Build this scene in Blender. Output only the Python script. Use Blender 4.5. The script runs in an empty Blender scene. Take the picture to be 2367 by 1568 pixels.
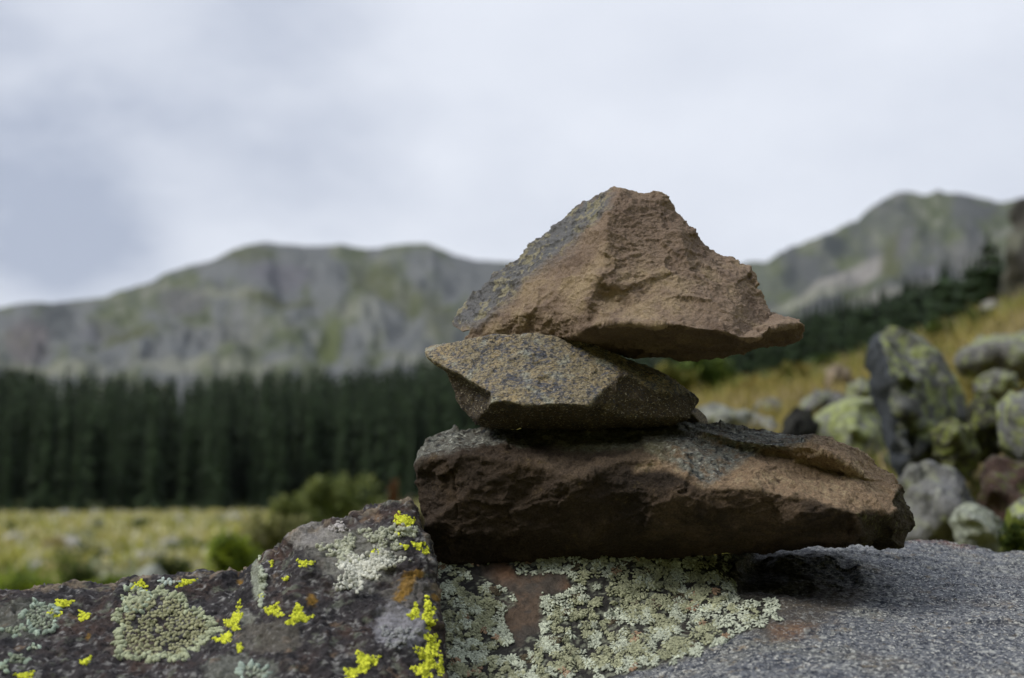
import bpy, bmesh, math, random
import numpy as np
from mathutils import Vector, Matrix, geometry
from mathutils.bvhtree import BVHTree

# ------------------------------------------------------------------ camera, sky, sun
F = 3452.0; CX = 1183.5; CY = 784.0          # focal length / centre in the measuring grid (2367 x 1568)
TH = math.atan(266/F)
CAM = Vector((0, 0, 1.2))
sc = bpy.context.scene
cd = bpy.data.cameras.new('camera'); cam = bpy.data.objects.new('camera', cd)
sc.collection.objects.link(cam); sc.camera = cam
cam.location = CAM; cam.rotation_euler = (math.pi/2+TH, 0, 0)
cd.sensor_width = 24; cd.lens = 24*F/2367
cd.clip_start = .02; cd.clip_end = 20000
cd.dof.use_dof = True; cd.dof.focus_distance = .835; cd.dof.aperture_fstop = 6.0
sc.view_settings.view_transform = 'Standard'; sc.view_settings.look = 'None'
sc.view_settings.exposure = 0.0; sc.view_settings.gamma = 1; sc.view_settings.use_curve_mapping = False
SUN_EL = math.radians(45); SUN_AZ = math.radians(-112)   # azimuth from +Y, clockwise

ct, st = math.cos(TH), math.sin(TH)
def D3(X, Y):
    a = (X-CX)/F; b = (CY-Y)/F
    return Vector((a, ct-b*st, st+b*ct))
def P(X, Y, d):
    v = D3(X, Y)
    return CAM + v*(d/v.y)
def proj(p):                                  # numpy Nx3 -> X, Y
    q = p-np.array(CAM)
    z = q[:, 1]*ct+q[:, 2]*st; y = -q[:, 1]*st+q[:, 2]*ct
    return CX+F*q[:, 0]/z, CY-F*y/z

W = bpy.data.worlds.new('World'); sc.world = W; W.use_nodes = True
nt = W.node_tree; N = nt.nodes; L = nt.links
bg = N['Background']; bg.inputs[1].default_value = .1
sky = N.new('ShaderNodeTexSky'); sky.sky_type = 'NISHITA'; sky.sun_disc = False
sky.sun_elevation = SUN_EL; sky.sun_rotation = SUN_AZ; sky.dust_density = 3
tc = N.new('ShaderNodeTexCoord')
def wmath(op, a, b=None, c=None, clamp=False):
    n = N.new('ShaderNodeMath'); n.operation = op; n.use_clamp = clamp
    for i, v in enumerate((a, b, c)):
        if v is None: continue
        if isinstance(v, (int, float)): n.inputs[i].default_value = v
        else: L.new(v, n.inputs[i])
    return n.outputs[0]
nz = N.new('ShaderNodeTexNoise'); nz.inputs['Scale'].default_value = 7; nz.inputs['Detail'].default_value = 5
mp = N.new('ShaderNodeMapping'); mp.inputs['Scale'].default_value = (1, 1, 1.8); mp.inputs['Rotation'].default_value = (0, .5, 0)
L.new(tc.outputs['Generated'], mp.inputs[0]); L.new(mp.outputs[0], nz.inputs[0])
wp = N.new('ShaderNodeVectorMath'); wp.operation = 'MULTIPLY_ADD'
L.new(nz.outputs['Color'], wp.inputs[0]); wp.inputs[1].default_value = (.10, .10, .07)
of = N.new('ShaderNodeVectorMath'); of.operation = 'SUBTRACT'
L.new(tc.outputs['Generated'], of.inputs[0]); of.inputs[1].default_value = (.05, .05, .035)
L.new(of.outputs[0], wp.inputs[2])
dark = None                                    # grey cloud banks, placed by direction in the sky
for (X, Y, rad, amt, sx, sz) in [(330, 300, .085, .70, 1, 1.5), (660, 120, .095, .50, 1, 1.2), (60, 420, .09, .75, 1, 1.0),
                         (150, 590, .07, .55, 1, 1.6), (680, 470, .055, .38, .8, 1.9), (-500, 300, .2, .6, 1, 1.4), (100, 230, .06, .25, 1, 1.5),
                         (860, 330, .1, .22, .8, 1.2), (1500, 640, .2, .2, .5, 1.2), (-1500, -600, .4, .5, 1, 1), (3600, -800, .4, .3, 1, 1)]:
    c = D3(X, Y).normalized()
    d = N.new('ShaderNodeVectorMath'); d.operation = 'SUBTRACT'; L.new(wp.outputs[0], d.inputs[0]); d.inputs[1].default_value = c
    m = N.new('ShaderNodeVectorMath'); m.operation = 'MULTIPLY'; L.new(d.outputs[0], m.inputs[0]); m.inputs[1].default_value = (sx, 1, sz)
    l = N.new('ShaderNodeVectorMath'); l.operation = 'LENGTH'; L.new(m.outputs[0], l.inputs[0])
    r = N.new('ShaderNodeMapRange'); r.interpolation_type = 'SMOOTHERSTEP'
    L.new(l.outputs['Value'], r.inputs[0]); r.inputs[1].default_value = 0; r.inputs[2].default_value = rad*1.5
    r.inputs[3].default_value = amt; r.inputs[4].default_value = 0
    dark = r.outputs[0] if dark is None else wmath('ADD', dark, wmath('MULTIPLY', r.outputs[0], wmath('SUBTRACT', 1.0, dark)))
nz2 = N.new('ShaderNodeTexNoise'); nz2.inputs['Scale'].default_value = 5.5; nz2.inputs['Detail'].default_value = 6; nz2.inputs['Roughness'].default_value = .52
L.new(mp.outputs[0], nz2.inputs[0])
dark = wmath('ADD', dark, wmath('MULTIPLY', wmath('SUBTRACT', nz2.outputs[0], .5), wmath('MULTIPLY_ADD', dark, 3.2, .35)), clamp=True)
cm = N.new('ShaderNodeMix'); cm.data_type = 'RGBA'
cm.inputs[6].default_value = (8.6, 9.0, 9.9, 1); cm.inputs[7].default_value = (4.6, 5.15, 6.45, 1)
L.new(dark, cm.inputs[0])
mx = N.new('ShaderNodeMix'); mx.data_type = 'RGBA'; mx.inputs[0].default_value = .94
L.new(sky.outputs[0], mx.inputs[6]); L.new(cm.outputs[2], mx.inputs[7]); L.new(mx.outputs[2], bg.inputs[0])

sl = bpy.data.lights.new('sun', 'SUN'); so = bpy.data.objects.new('sun', sl); sc.collection.objects.link(so)
sl.energy = 2.7; sl.angle = math.radians(20); sl.color = (1, .95, .87)
sd = Vector((math.sin(SUN_AZ)*math.cos(SUN_EL), math.cos(SUN_AZ)*math.cos(SUN_EL), math.sin(SUN_EL)))
so.rotation_euler = sd.to_track_quat('Z', 'Y').to_euler(); so.location = (0, 0, 30)

# ------------------------------------------------------------------ helpers
rng = np.random.default_rng(7); random.seed(7)
_perm = rng.permutation(4096); _g = rng.normal(size=(4096, 3)); _g /= np.linalg.norm(_g, axis=1)[:, None]
def perlin(p):
    i = np.floor(p).astype(np.int64); f = p-i
    u = f*f*f*(f*(f*6-15)+10); out = np.zeros(len(p))
    for dx in (0, 1):
        for dy in (0, 1):
            for dz in (0, 1):
                h = _perm[(i[:, 2]+dz) & 4095]; h = _perm[(h+i[:, 1]+dy) & 4095]; h = _perm[(h+i[:, 0]+dx) & 4095]
                g = _g[h]; w = (u[:, 0] if dx else 1-u[:, 0])*(u[:, 1] if dy else 1-u[:, 1])*(u[:, 2] if dz else 1-u[:, 2])
                out += w*(g[:, 0]*(f[:, 0]-dx)+g[:, 1]*(f[:, 1]-dy)+g[:, 2]*(f[:, 2]-dz))
    return out*1.5
def fbm(p, s, o=4, g=.5, seed=0, ridge=False):
    p = p*s+seed*17.31; a = 1.; t = np.zeros(len(p)); n = 0
    for k in range(o):
        v = perlin(p)
        if ridge: v = 1-2*np.abs(v)
        t += a*v; n += a; a *= g; p = p*2.03+5.7
    return t/n
def sstep(a, b, x):
    t = np.clip((x-a)/(b-a), 0, 1); return t*t*(3-2*t)
def inpoly(X, Y, poly):
    r = np.zeros(len(X), bool); n = len(poly)
    for i in range(n):
        x1, y1 = poly[i]; x2, y2 = poly[(i+1) % n]
        if y1 == y2: continue
        r ^= ((y1 > Y) != (y2 > Y)) & (X < (x2-x1)*(Y-y1)/(y2-y1)+x1)
    return r
def pdist(X, Y, poly, closed=True):           # distance to a polyline
    d = np.full(len(X), 1e9); n = len(poly)
    for i in range(n if closed else n-1):
        x1, y1 = poly[i]; x2, y2 = poly[(i+1) % n]; vx, vy = x2-x1, y2-y1
        t = np.clip(((X-x1)*vx+(Y-y1)*vy)/(vx*vx+vy*vy+1e-9), 0, 1)
        d = np.minimum(d, np.hypot(X-x1-t*vx, Y-y1-t*vy))
    return d
def soft(X, Y, poly, w):                      # 1 inside, soft border of width w
    d = pdist(X, Y, poly); s = np.where(inpoly(X, Y, poly), d, -d)
    return sstep(-w, w, s)
def cmix(a, b, t): return a*(1-t[:, None])+np.array(b)*t[:, None]

def tag(o, label=None, cat=None, group=None, kind=None):
    if label: o['label'] = label
    if cat: o['category'] = cat
    if group: o['group'] = group
    if kind: o['kind'] = kind
    return o
def empty(name, loc):
    o = bpy.data.objects.new(name, None); sc.collection.objects.link(o); o.location = loc; return o
def mesh_obj(name, V, Fc, mat, parent=None, col=None, smooth=True):
    me = bpy.data.meshes.new(name)
    V = np.asarray(V, dtype=np.float32); 
    Fc = np.asarray(Fc, dtype=np.int32)
    me.vertices.add(len(V)); me.vertices.foreach_set('co', V.ravel())
    k = Fc.shape[1]; me.loops.add(Fc.size); me.loops.foreach_set('vertex_index', Fc.ravel())
    me.polygons.add(len(Fc)); me.polygons.foreach_set('loop_start', np.arange(0, Fc.size, k, dtype=np.int32))
    me.polygons.foreach_set('use_smooth', np.full(len(Fc), smooth))
    me.update(calc_edges=True)
    if col is not None: setcol(me, col)
    me.materials.append(mat)
    o = bpy.data.objects.new(name, me); sc.collection.objects.link(o)
    if parent: o.parent = parent; o.matrix_parent_inverse = Matrix.Translation(-parent.location)
    return o
def setcol(me, col, alpha=None):
    a = me.attributes.new('Col', 'FLOAT_COLOR', 'POINT')
    c = np.ones((len(col), 4), dtype=np.float32); c[:, :3] = np.clip(col, 0.002, 1)
    if alpha is not None: c[:, 3] = alpha
    a.data.foreach_set('color', c.ravel())

def material(name, fine=900, fineamt=.35, bump=.4, bdist=.0006, rough=.9, coarse=None, spec=.25, speck=None, trans=0):
    m = bpy.data.materials.new(name); m.use_nodes = True
    n = m.node_tree.nodes; l = m.node_tree.links; b = n['Principled BSDF']
    b.inputs['Roughness'].default_value = rough; b.inputs['Specular IOR Level'].default_value = spec
    at = n.new('ShaderNodeAttribute'); at.attribute_name = 'Col'
    c = n.new('ShaderNodeTexCoord')
    t = n.new('ShaderNodeTexNoise'); t.inputs['Scale'].default_value = fine; t.inputs['Detail'].default_value = 4; t.inputs['Roughness'].default_value = .65
    l.new(c.outputs['Object'], t.inputs[0])
    r = n.new('ShaderNodeMapRange'); l.new(t.outputs[0], r.inputs[0]); r.inputs[1].default_value = .25; r.inputs[2].default_value = .75
    r.inputs[3].default_value = 1-fineamt; r.inputs[4].default_value = 1+fineamt
    mu = n.new('ShaderNodeMix'); mu.data_type = 'RGBA'; mu.blend_type = 'MULTIPLY'; mu.inputs[0].default_value = 1
    l.new(at.outputs['Color'], mu.inputs[6]); l.new(r.outputs[0], mu.inputs[7])
    out = mu.outputs[2]; h = t.outputs[0]
    if speck:                                  # crystals: (scale, colour, threshold low, high)
        for (s, colr, lo, hi, w) in speck:
            v = n.new('ShaderNodeTexNoise'); v.inputs['Scale'].default_value = s; v.inputs['Detail'].default_value = 2.5; v.inputs['Roughness'].default_value = .6
            v.inputs['Distortion'].default_value = .4
            ma = n.new('ShaderNodeMapping'); ma.inputs['Location'].default_value = (s, w*9, 1); ma.inputs['Scale'].default_value = (1, 1, 1.6)
            l.new(c.outputs['Object'], ma.inputs[0]); l.new(ma.outputs[0], v.inputs[0])
            q = n.new('ShaderNodeMapRange'); q.interpolation_type = 'SMOOTHSTEP'; l.new(v.outputs[0], q.inputs[0]); q.inputs[1].default_value = lo; q.inputs[2].default_value = hi; q.inputs[4].default_value = w
            am = n.new('ShaderNodeMath'); am.operation = 'MULTIPLY'; l.new(q.outputs[0], am.inputs[0]); l.new(at.outputs['Alpha'], am.inputs[1]); x = n.new('ShaderNodeMix'); x.data_type = 'RGBA'; l.new(am.outputs[0], x.inputs[0]); l.new(out, x.inputs[6]); x.inputs[7].default_value = (*colr, 1)
            out = x.outputs[2]
    l.new(out, b.inputs['Base Color'])
    if bump:
        bu = n.new('ShaderNodeBump'); bu.inputs['Strength'].default_value = bump; bu.inputs['Distance'].default_value = bdist
        if coarse:
            t2 = n.new('ShaderNodeTexNoise'); t2.inputs['Scale'].default_value = coarse; t2.inputs['Detail'].default_value = 6; t2.inputs['Roughness'].default_value = .7
            l.new(c.outputs['Object'], t2.inputs[0])
            ad = n.new('ShaderNodeMath'); ad.operation = 'MULTIPLY_ADD'; l.new(t2.outputs[0], ad.inputs[0]); ad.inputs[1].default_value = 2.5; l.new(h, ad.inputs[2]); h = ad.outputs[0]
        l.new(h, bu.inputs['Height']); l.new(bu.outputs[0], b.inputs['Normal'])
    if trans:
        tr = n.new('ShaderNodeBsdfTranslucent'); l.new(out, tr.inputs[0]); ms = n.new('ShaderNodeMixShader'); ms.inputs[0].default_value = trans
        l.new(b.outputs[0], ms.inputs[1]); l.new(tr.outputs[0], ms.inputs[2]); l.new(ms.outputs[0], n['Material Output'].inputs[0])
    return m

M_brown = material('weathered sandstone', fine=1100, fineamt=.32, bump=1, bdist=.0010, coarse=420)
M_mid = material('speckled stone', fine=900, fineamt=.45, bump=1, bdist=.0010, coarse=420,
                 speck=[(620, (.04, .045, .065), .53, .62, .7), (700, (.55, .50, .38), .58, .68, .6)])
M_base = material('dark weathered stone', fine=900, fineamt=.5, bump=1, bdist=.0011, coarse=380)
M_gran = material('granite', fine=420, fineamt=.4, bump=.7, bdist=.0008, coarse=300, rough=.7, spec=.4,
                  speck=[(360, (.015, .02, .034), .49, .57, .95), (230, (.03, .035, .05), .55, .62, .6), (320, (.38, .39, .37), .56, .63, .8), (700, (.66, .66, .62), .59, .66, .8), (130, (.22, .17, .10), .60, .70, .4)])
M_lrock = material('lichen rock', fine=600, fineamt=.45, bump=.9, bdist=.001, coarse=260)
M_lich = material('lichen', fine=1500, fineamt=.25, bump=.5, bdist=.0004, rough=.95, spec=.1)
M_bld = material('boulder', fine=60, fineamt=.4, bump=.9, bdist=.01, coarse=25)
M_far = material('mountain', fine=.05, fineamt=.25, bump=0, rough=1, spec=0)
M_ground = material('meadow', fine=4, fineamt=.3, bump=0, rough=1, spec=0)
M_leaf = material('leaves', fine=30, fineamt=.3, bump=0, rough=.7, spec=.2, trans=.25)
M_bark = material('bark', fine=30, fineamt=.3, bump=0, rough=.95)

# ------------------------------------------------------------------ rocks
def cdt(pts, edges, ring):
    v2 = [Vector((p[0], p[1])) for p in pts]
    V, E, Fa, ov, oe, of_ = geometry.delaunay_2d_cdt(v2, edges, [ring], 1, .05, True)
    out = []
    for v, o in zip(V, ov):
        if o: d = pts[o[0]][2]
        else:
            ds = sorted((abs(v.x-p[0])+abs(v.y-p[1]), p[2]) for p in pts)[:2]; d = (ds[0][1]*ds[1][0]+ds[1][1]*ds[0][0])/(ds[0][0]+ds[1][0]+1e-9)
        out.append((v.x, v.y, d))
    rp = [pts[i][:2] for i in ring]
    Fa = [f for f in Fa if inpoly(np.array([sum(out[i][0] for i in f)/len(f)]), np.array([sum(out[i][1] for i in f)/len(f)]), rp)[0]]
    return out, Fa
def piece(bm, d0, outline, lines, back, bs, bdy=0, sc_=.01):
    """closed low-poly body: facets towards the viewer, tapering body behind. depths in cm from d0"""
    pts = list(outline); ring = list(range(len(outline))); edges = []
    for ln in lines:
        k = len(pts); pts += ln; edges += [(k+i, k+i+1) for i in range(len(ln)-1)]
    pf, ff = cdt(pts, edges, ring)
    va = [bm.verts.new(P(x, y, d0+d*sc_)) for x, y, d in pf]
    cnt = {}
    for f in ff:
        bm.faces.new([va[i] for i in f])
        for i in range(len(f)):
            e = (f[i], f[(i+1) % len(f)]); cnt[e] = cnt.get(e, 0)+1
    nxt = {i: j for (i, j) in cnt if (j, i) not in cnt}      # boundary of the front, in order
    st0 = next(iter(nxt)); loop = [st0]; j = nxt[st0]
    while j != st0: loop.append(j); j = nxt[j]
    if len(loop) != len(nxt): print('WARN loop', len(loop), len(nxt))
    cx = sum(p[0] for p in outline)/len(outline); cy = sum(p[1] for p in outline)/len(outline)
    bp = [(cx+(pf[i][0]-cx)*bs, cy+(pf[i][1]-cy)*bs+bdy, back+pf[i][2]*.3) for i in loop]
    vb = [bm.verts.new(P(x, y, d0+d*sc_)) for x, y, d in bp]
    V2, E2, F2, o2, _, _ = geometry.delaunay_2d_cdt([Vector(p[:2]) for p in bp], [], [list(range(len(bp)))], 1, 1e-5, True)
    for f in F2:
        c2 = [sum(bp[o2[i][0]][q] for i in f)/len(f) for q in (0, 1)]
        if not inpoly(np.array(c2[:1]), np.array(c2[1:]), [p[:2] for p in bp])[0]: continue
        bm.faces.new([vb[o2[i][0]] for i in f])
    n = len(loop)
    for i in range(n):
        k = (i+1) % n; bm.faces.new([va[loop[k]], va[loop[i]], vb[i], vb[k]])
    bad = sum(1 for e in bm.edges if len(e.link_faces) != 2)
    if bad: print('WARN open edges', bad, 'd0', d0)
def remesh(bm, voxel, smooth=1):
    bmesh.ops.triangulate(bm, faces=[f for f in bm.faces if len(f.verts) > 3])
    bmesh.ops.recalc_face_normals(bm, faces=bm.faces)
    me = bpy.data.meshes.new('t'); bm.to_mesh(me); bm.free()
    o = bpy.data.objects.new('t', me); sc.collection.objects.link(o)
    r = o.modifiers.new('r', 'REMESH'); r.mode = 'VOXEL'; r.voxel_size = voxel
    if smooth:
        s = o.modifiers.new('s', 'SMOOTH'); s.iterations = smooth; s.factor = .5
    dg = bpy.context.evaluated_depsgraph_get(); m2 = bpy.data.meshes.new_from_object(o.evaluated_get(dg))
    bpy.data.objects.remove(o); bpy.data.meshes.remove(me)
    return m2
def verts(me):
    v = np.empty(len(me.vertices)*3, np.float32); me.vertices.foreach_get('co', v)
    n = np.empty(len(me.vertices)*3, np.float32); me.vertex_normals.foreach_get('vector', n)
    return v.reshape(-1, 3).astype(float), n.reshape(-1, 3).astype(float)
def finish(name, me, V, col, mat, origin=None, parent=None, alpha=None):
    o0 = V.mean(0)*0
    if origin is None:
        origin = V.mean(0); origin[2] = V[:, 2].min()
    me.vertices.foreach_set('co', (V-origin).astype(np.float32).ravel())
    me.polygons.foreach_set('use_smooth', np.ones(len(me.polygons), bool))
    setcol(me, col, alpha); me.update(); me.name = name; me.materials.clear(); me.materials.append(mat)
    o = bpy.data.objects.new(name, me); o.location = origin; sc.collection.objects.link(o)
    if parent: o.parent = parent; o.location = Vector(origin)-parent.location
    return o
def fracture(V, Nn, s, amp, seed, bed=(1, 1, 1)):
    """chipped rock relief: warped ridges and ledges (s = features per metre)"""
    q = V*np.array(bed)
    w = np.stack([fbm(q, s*.8, 2, seed=seed+i) for i in range(3)], 1)*(.6/s)
    r = fbm(q+w, s, 5, .55, seed=seed+5, ridge=True)
    t = fbm(q+w, s*1.7, 3, seed=seed+9)*5; ter = np.floor(t)+sstep(.4, .6, t-np.floor(t)); ter = (ter-t)
    return (r*.8+ter*.55)*amp
def facets(V, s, amp, seed, bed=(1, 1, 1), tilt=.6, warp=.35):
    """broken-rock relief: shallow scoops and tilted planes meeting in sharp edges"""
    p = V*np.array(bed)*s
    p = p+np.stack([fbm(p, .9, 3, .6, seed=seed+i) for i in range(3)], 1)*warp+seed*3.7
    i = np.floor(p).astype(np.int64); best = np.full(len(p), 1e9); bt = np.zeros(len(p))
    for dx in (-1, 0, 1):
        for dy in (-1, 0, 1):
            for dz in (-1, 0, 1):
                c = i+np.array([dx, dy, dz]); h = _perm[(c[:, 2]) & 4095]; h = _perm[(h+c[:, 1]) & 4095]; h = _perm[(h+c[:, 0]) & 4095]
                g = _g[h]; d = p-(c+.5+g*.42); r2 = (d*d).sum(1); t = (d*_g[(h*7+3) & 4095]).sum(1)
                m = r2 < best; best = np.where(m, r2, best); bt = np.where(m, t, bt)
    return (best-.35+bt*tilt)*amp
def Z(l, x0, y0, k): return [(x0+a*k, y0+b*k, c) for a, b, c in l]

M1 = (994.1, 397.7, .4); M2 = (946.8, 738.5, .3); M4 = (1514.9, 946.8, .264)
D0 = .86
# --- top stone
out1 = Z([(118,875,1.5),(122,850,1.5),(155,815,1.8),(215,740,2),(300,665,2),(380,590,2),(455,520,2),(495,505,2),(540,460,2),(600,405,2),(690,340,2),
 (740,285,2),(800,235,2),(850,195,2),(910,165,1.6),(980,120,1.2),(1040,103,1),(1110,98,.9),(1160,105,1),(1200,115,1),(1280,112,1),(1340,118,1),(1365,145,1),
 (1380,182,.9),(1410,215,.9),(1440,245,.8),(1470,272,.7),(1500,305,.6),(1530,338,.4),(1545,372,.6),(1590,410,.6),(1640,445,.6),(1700,480,.4),(1745,497,.2),
 (1790,535,0),(1840,560,0),(1870,590,0),(1885,640,-.3),(1910,690,-.6),(1935,750,-1),(1957,800,-1.2),(1963,848,-1.5),(1990,855,-2.2),(2060,852,-2.2),(2140,855,-2.2),
 (2165,885,-2.6),(2158,915,-2),(2120,945,-1.6),(2090,980,-1),(2030,1000,-.6),(1940,1020,-.4),(1870,1030,0),(1800,1050,.5),(1700,1075,1),(1620,1085,1),(1540,1082,1),
 (1450,1090,1),(1395,1078,1),(1250,1078,1),(1190,1080,1),(1080,1050,1),(900,1030,-.6),(600,1020,-1),(300,1000,-.6),(215,975,-.3),(205,960,-.4),(232,915,-.6),(185,925,.6),(128,900,1.3)], *M1)
ln1 = [Z(l, *M1) for l in [
 [(1110,112,-.2),(1065,170,-1.3),(1030,240,-2.2),(1015,330,-3.0),(1015,420,-3.5),(1000,500,-3.9),(965,590,-4.3),(950,690,-4.5),(915,745,-4.6),(830,810,-4.0),(740,870,-3.2),(665,945,-2.1)],
 [(960,250,-.6),(870,390,-.9),(700,520,-.8),(560,650,-.7),(450,760,-.7),(330,850,-.8),(245,905,-.8)],
 [(915,745,-4.6),(985,775,-4.6),(1060,810,-4.9),(1130,835,-5.3),(1250,850,-5.7)],
 [(700,950,-2.2),(790,958,-3.2),(900,905,-4.6),(990,872,-5.6),(1130,872,-6.1),(1280,882,-6.3),(1400,878,-6.5),(1550,908,-6.5),(1700,922,-6.3),(1760,945,-6.2),(1800,960,-5.9),(1850,955,-5.8),(1905,955,-5.7),(1925,930,-5.4),(1960,905,-5),(2070,878,-4.5),(2155,872,-3.2)],
 [(1965,862,-2.2),(1900,890,-3.4),(1850,920,-4.4),(1800,952,-5.6)],
 [(965,590,-4.3),(1040,645,-4.7),(1150,655,-4.6),(1300,595,-4.0)],[(1010,685,-4.3),(1160,690,-4.4),(1300,640,-4.0)],[(1000,735,-4.2),(1100,750,-4.3),(1180,790,-4.9)],
 [(1360,350,-1.5),(1440,345,-1.2),(1530,348,.1)],
 [(1340,358,-1.7),(1440,352,-1.7),(1525,356,-.1)],
 [(1200,200,-.9),(1330,200,-.2)], [(1250,420,-2.7)], [(1500,560,-3.0),(1700,640,-2.6)], [(1600,760,-4.8)], [(1750,800,-4.6)], [(1400,740,-4.9)],
 [(830,500,-2.1)], [(700,680,-2.3)], [(560,800,-1.9)], [(420,880,-1.4)],
 [(830,985,-2.4),(1000,930,-4.2),(1200,925,-4.2),(1500,950,-4.0),(1720,975,-3.6)],[(1100,1010,-1.6),(1500,1030,-1.4),(1750,1030,-1.6)]]]
bm = bmesh.new(); piece(bm, D0, out1, ln1, 7.5, .62, 10)
me = remesh(bm, .0007, 1); V, Nn = verts(me); X, Y = proj(V)
rk = sstep(-.2, .3, fbm(V, 20, 3, seed=23))
V += Nn*(fracture(V, Nn, 34, .0010, 1, (1, 1, 1.6))+facets(V, 42, .0032, 2, (1, 1, 1.7))+facets(V, 120, .0011, 3, (1, 1, 1.9))*(.4+.9*rk)+facets(V, 300, .0005, 4, (1, 1, 1.6))+fbm(V*np.array([1, 1, 1.6]), 330, 3, .75, seed=4)*.0010)[:, None]
n1 = fbm(V, 45, 5, .6, seed=11); n2 = fbm(V, 160, 4, .6, seed=12); n3 = fbm(V, 14, 2, seed=13)
col = np.tile(np.array([.262, .195, .145]), (len(V), 1))
col = cmix(col, (.38, .295, .19), sstep(-.1, .5, n1+n3*.5)); col = cmix(col, (.15, .105, .078), sstep(.05, .5, -n1+n2*.4))
col = cmix(col, (.30, .235, .19), sstep(.0, .6, n2)*.5)
col = cmix(col, (.20, .145, .11), soft(X, Y, [q[:2] for q in Z([(1060,90,0),(1400,90,0),(1560,360,0),(1500,420,0),(1010,370,0)], *M1)], 22)*.6)
band = [q[:2] for q in Z([(60,900,0),(60,780,0),(700,200,0),(1060,60,0),(1060,130,0),(1000,240,0),(900,370,0),(720,510,0),(570,640,0),(450,760,0),(340,850,0),(240,915,0)], *M1)]
g = sstep(.2, .95, soft(X+n1*40, Y+n2*34, band, 36)+n2*.45)*.9
gc = np.tile(np.array([.155, .165, .18]), (len(V), 1)); gc = cmix(gc, (.33, .31, .21), sstep(.05, .25, fbm(V, 220, 3, seed=15)+fbm(V, 60, 2, seed=16)*.5)*.85); gc = cmix(gc, (.05, .055, .06), sstep(.12, .35, fbm(V, 260, 3, seed=17))*.8)
col = cmix(col, (0, 0, 0), g)+gc*g[:, None]
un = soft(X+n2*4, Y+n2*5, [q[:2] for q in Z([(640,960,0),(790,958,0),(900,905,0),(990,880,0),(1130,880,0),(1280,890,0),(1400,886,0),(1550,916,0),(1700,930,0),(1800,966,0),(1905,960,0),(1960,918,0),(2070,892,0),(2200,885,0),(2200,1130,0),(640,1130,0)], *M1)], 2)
col = cmix(col, (.10, .070, .052), un*.8)  # shade below the lip painted into the stone colour
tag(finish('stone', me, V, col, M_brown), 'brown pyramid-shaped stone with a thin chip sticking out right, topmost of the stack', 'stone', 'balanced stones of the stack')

# --- middle stone
out2 = Z([(118,240,0),(125,215,.3),(165,195,.8),(270,188,-.4),(360,180,-1.4),(430,155,-2),(560,130,-2.4),(700,117,-2.5),(840,113,-2.6),(960,118,-2.6),(1060,128,-2.6),(1200,148,-2.5),(1300,160,-2.2),
 (1400,185,-1.6),(1500,225,-.8),(1600,270,0),(1700,310,1.3),(1800,355,1.3),(1900,400,1.3),(2000,450,1.2),(2090,500,1.1),(2150,545,1),(2210,590,.8),(2228,625,.6),(2210,660,.4),(2185,700,0),(2165,770,-.5),
 (2000,815,-.8),(1600,835,-1),(1300,840,-1),(1000,840,-1),(750,835,-.8),(560,828,-1),(500,790,-1.4),(450,740,-1.4),(400,690,-1.2),(370,640,-1),(350,560,-.8),(320,490,-.6),(295,420,-.4),(285,395,-.4),(200,345,-.2),(135,300,0)], *M2)
ln2 = [Z(l, *M2) for l in [
 [(150,290,-1.2),(290,378,-2.3),(400,428,-3.2),(520,500,-4.1),(580,545,-4.7),(628,562,-5),(622,648,-5.3),(720,625,-5.5),(800,640,-5.7),(900,665,-5.8),(980,665,-5.8),(1100,650,-5.8),(1250,655,-5.8),(1370,660,-5.6),(1430,600,-5.2),(1520,520,-4.7),(1600,470,-4.2),(1630,410,-3.7)],
 [(1230,190,-2.8),(1400,275,-3.2),(1540,325,-3.4),(1630,405,-3.6),(1700,430,-3.5),(1850,490,-3),(2000,565,-2.4),(2080,640,-2)],
 [(2080,640,-2),(2060,740,-2.6)],
 [(300,410,-1.4),(400,470,-1.6),(520,560,-2.1),(610,620,-3.4),(590,700,-3.4),(540,760,-2.6)],
 [(640,690,-4.0),(800,720,-3.7),(1100,730,-3.9),(1350,735,-4.1),(1600,745,-4.0),(1900,765,-3.2)],
 [(1500,640,-4.6),(1750,620,-3.9)], [(400,270,-2.3)], [(800,350,-3.8)], [(1100,400,-4.1)], [(900,500,-4.8)], [(1300,500,-4.7)], [(600,330,-3.3)]]]
bm = bmesh.new(); piece(bm, D0, out2, ln2, 8, .78, 6)
me = remesh(bm, .0007, 1); V, Nn = verts(me); X, Y = proj(V)
V += Nn*(fracture(V, Nn, 45, .0007, 31)+facets(V, 60, .0016, 32)+facets(V, 200, .0007, 38)+fbm(V, 16, 2, seed=33)*.0012+fbm(V, 260, 4, .7, seed=34)*.0009)[:, None]
n1 = fbm(V, 60, 4, .6, seed=41); n2 = fbm(V, 240, 4, .7, seed=42); n3 = fbm(V*np.array([1, 1, 2.]), 420, 2, seed=43)
col = np.tile(np.array([.31, .265, .18]), (len(V), 1))
col = cmix(col, (.43, .33, .18), sstep(-.1, .4, n2*.7+n1*.8)*.8); col = cmix(col, (.085, .10, .15), sstep(-.02, .3, n3*.8+fbm(V, 90, 3, .6, seed=46)*.7)*.85); col = cmix(col, (.42, .44, .38), sstep(.1, .4, fbm(V, 110, 3, seed=44))*.6); col = cmix(col, (.05, .055, .07), sstep(.12, .3, fbm(V*np.array([1, 1, 1.8]), 330, 3, .7, seed=45))*.8)
low = soft(X+n1*12, Y+n2*10, [q[:2] for q in Z([(100,320,0),(290,390,0),(520,510,0),(625,565,0),(620,650,0),(720,630,0),(900,672,0),(1250,662,0),(1370,665,0),(1520,525,0),(1630,412,0),(1760,480,0),(1900,560,0),(2300,600,0),(2300,900,0),(100,900,0)], *M2)], 4)
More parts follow.
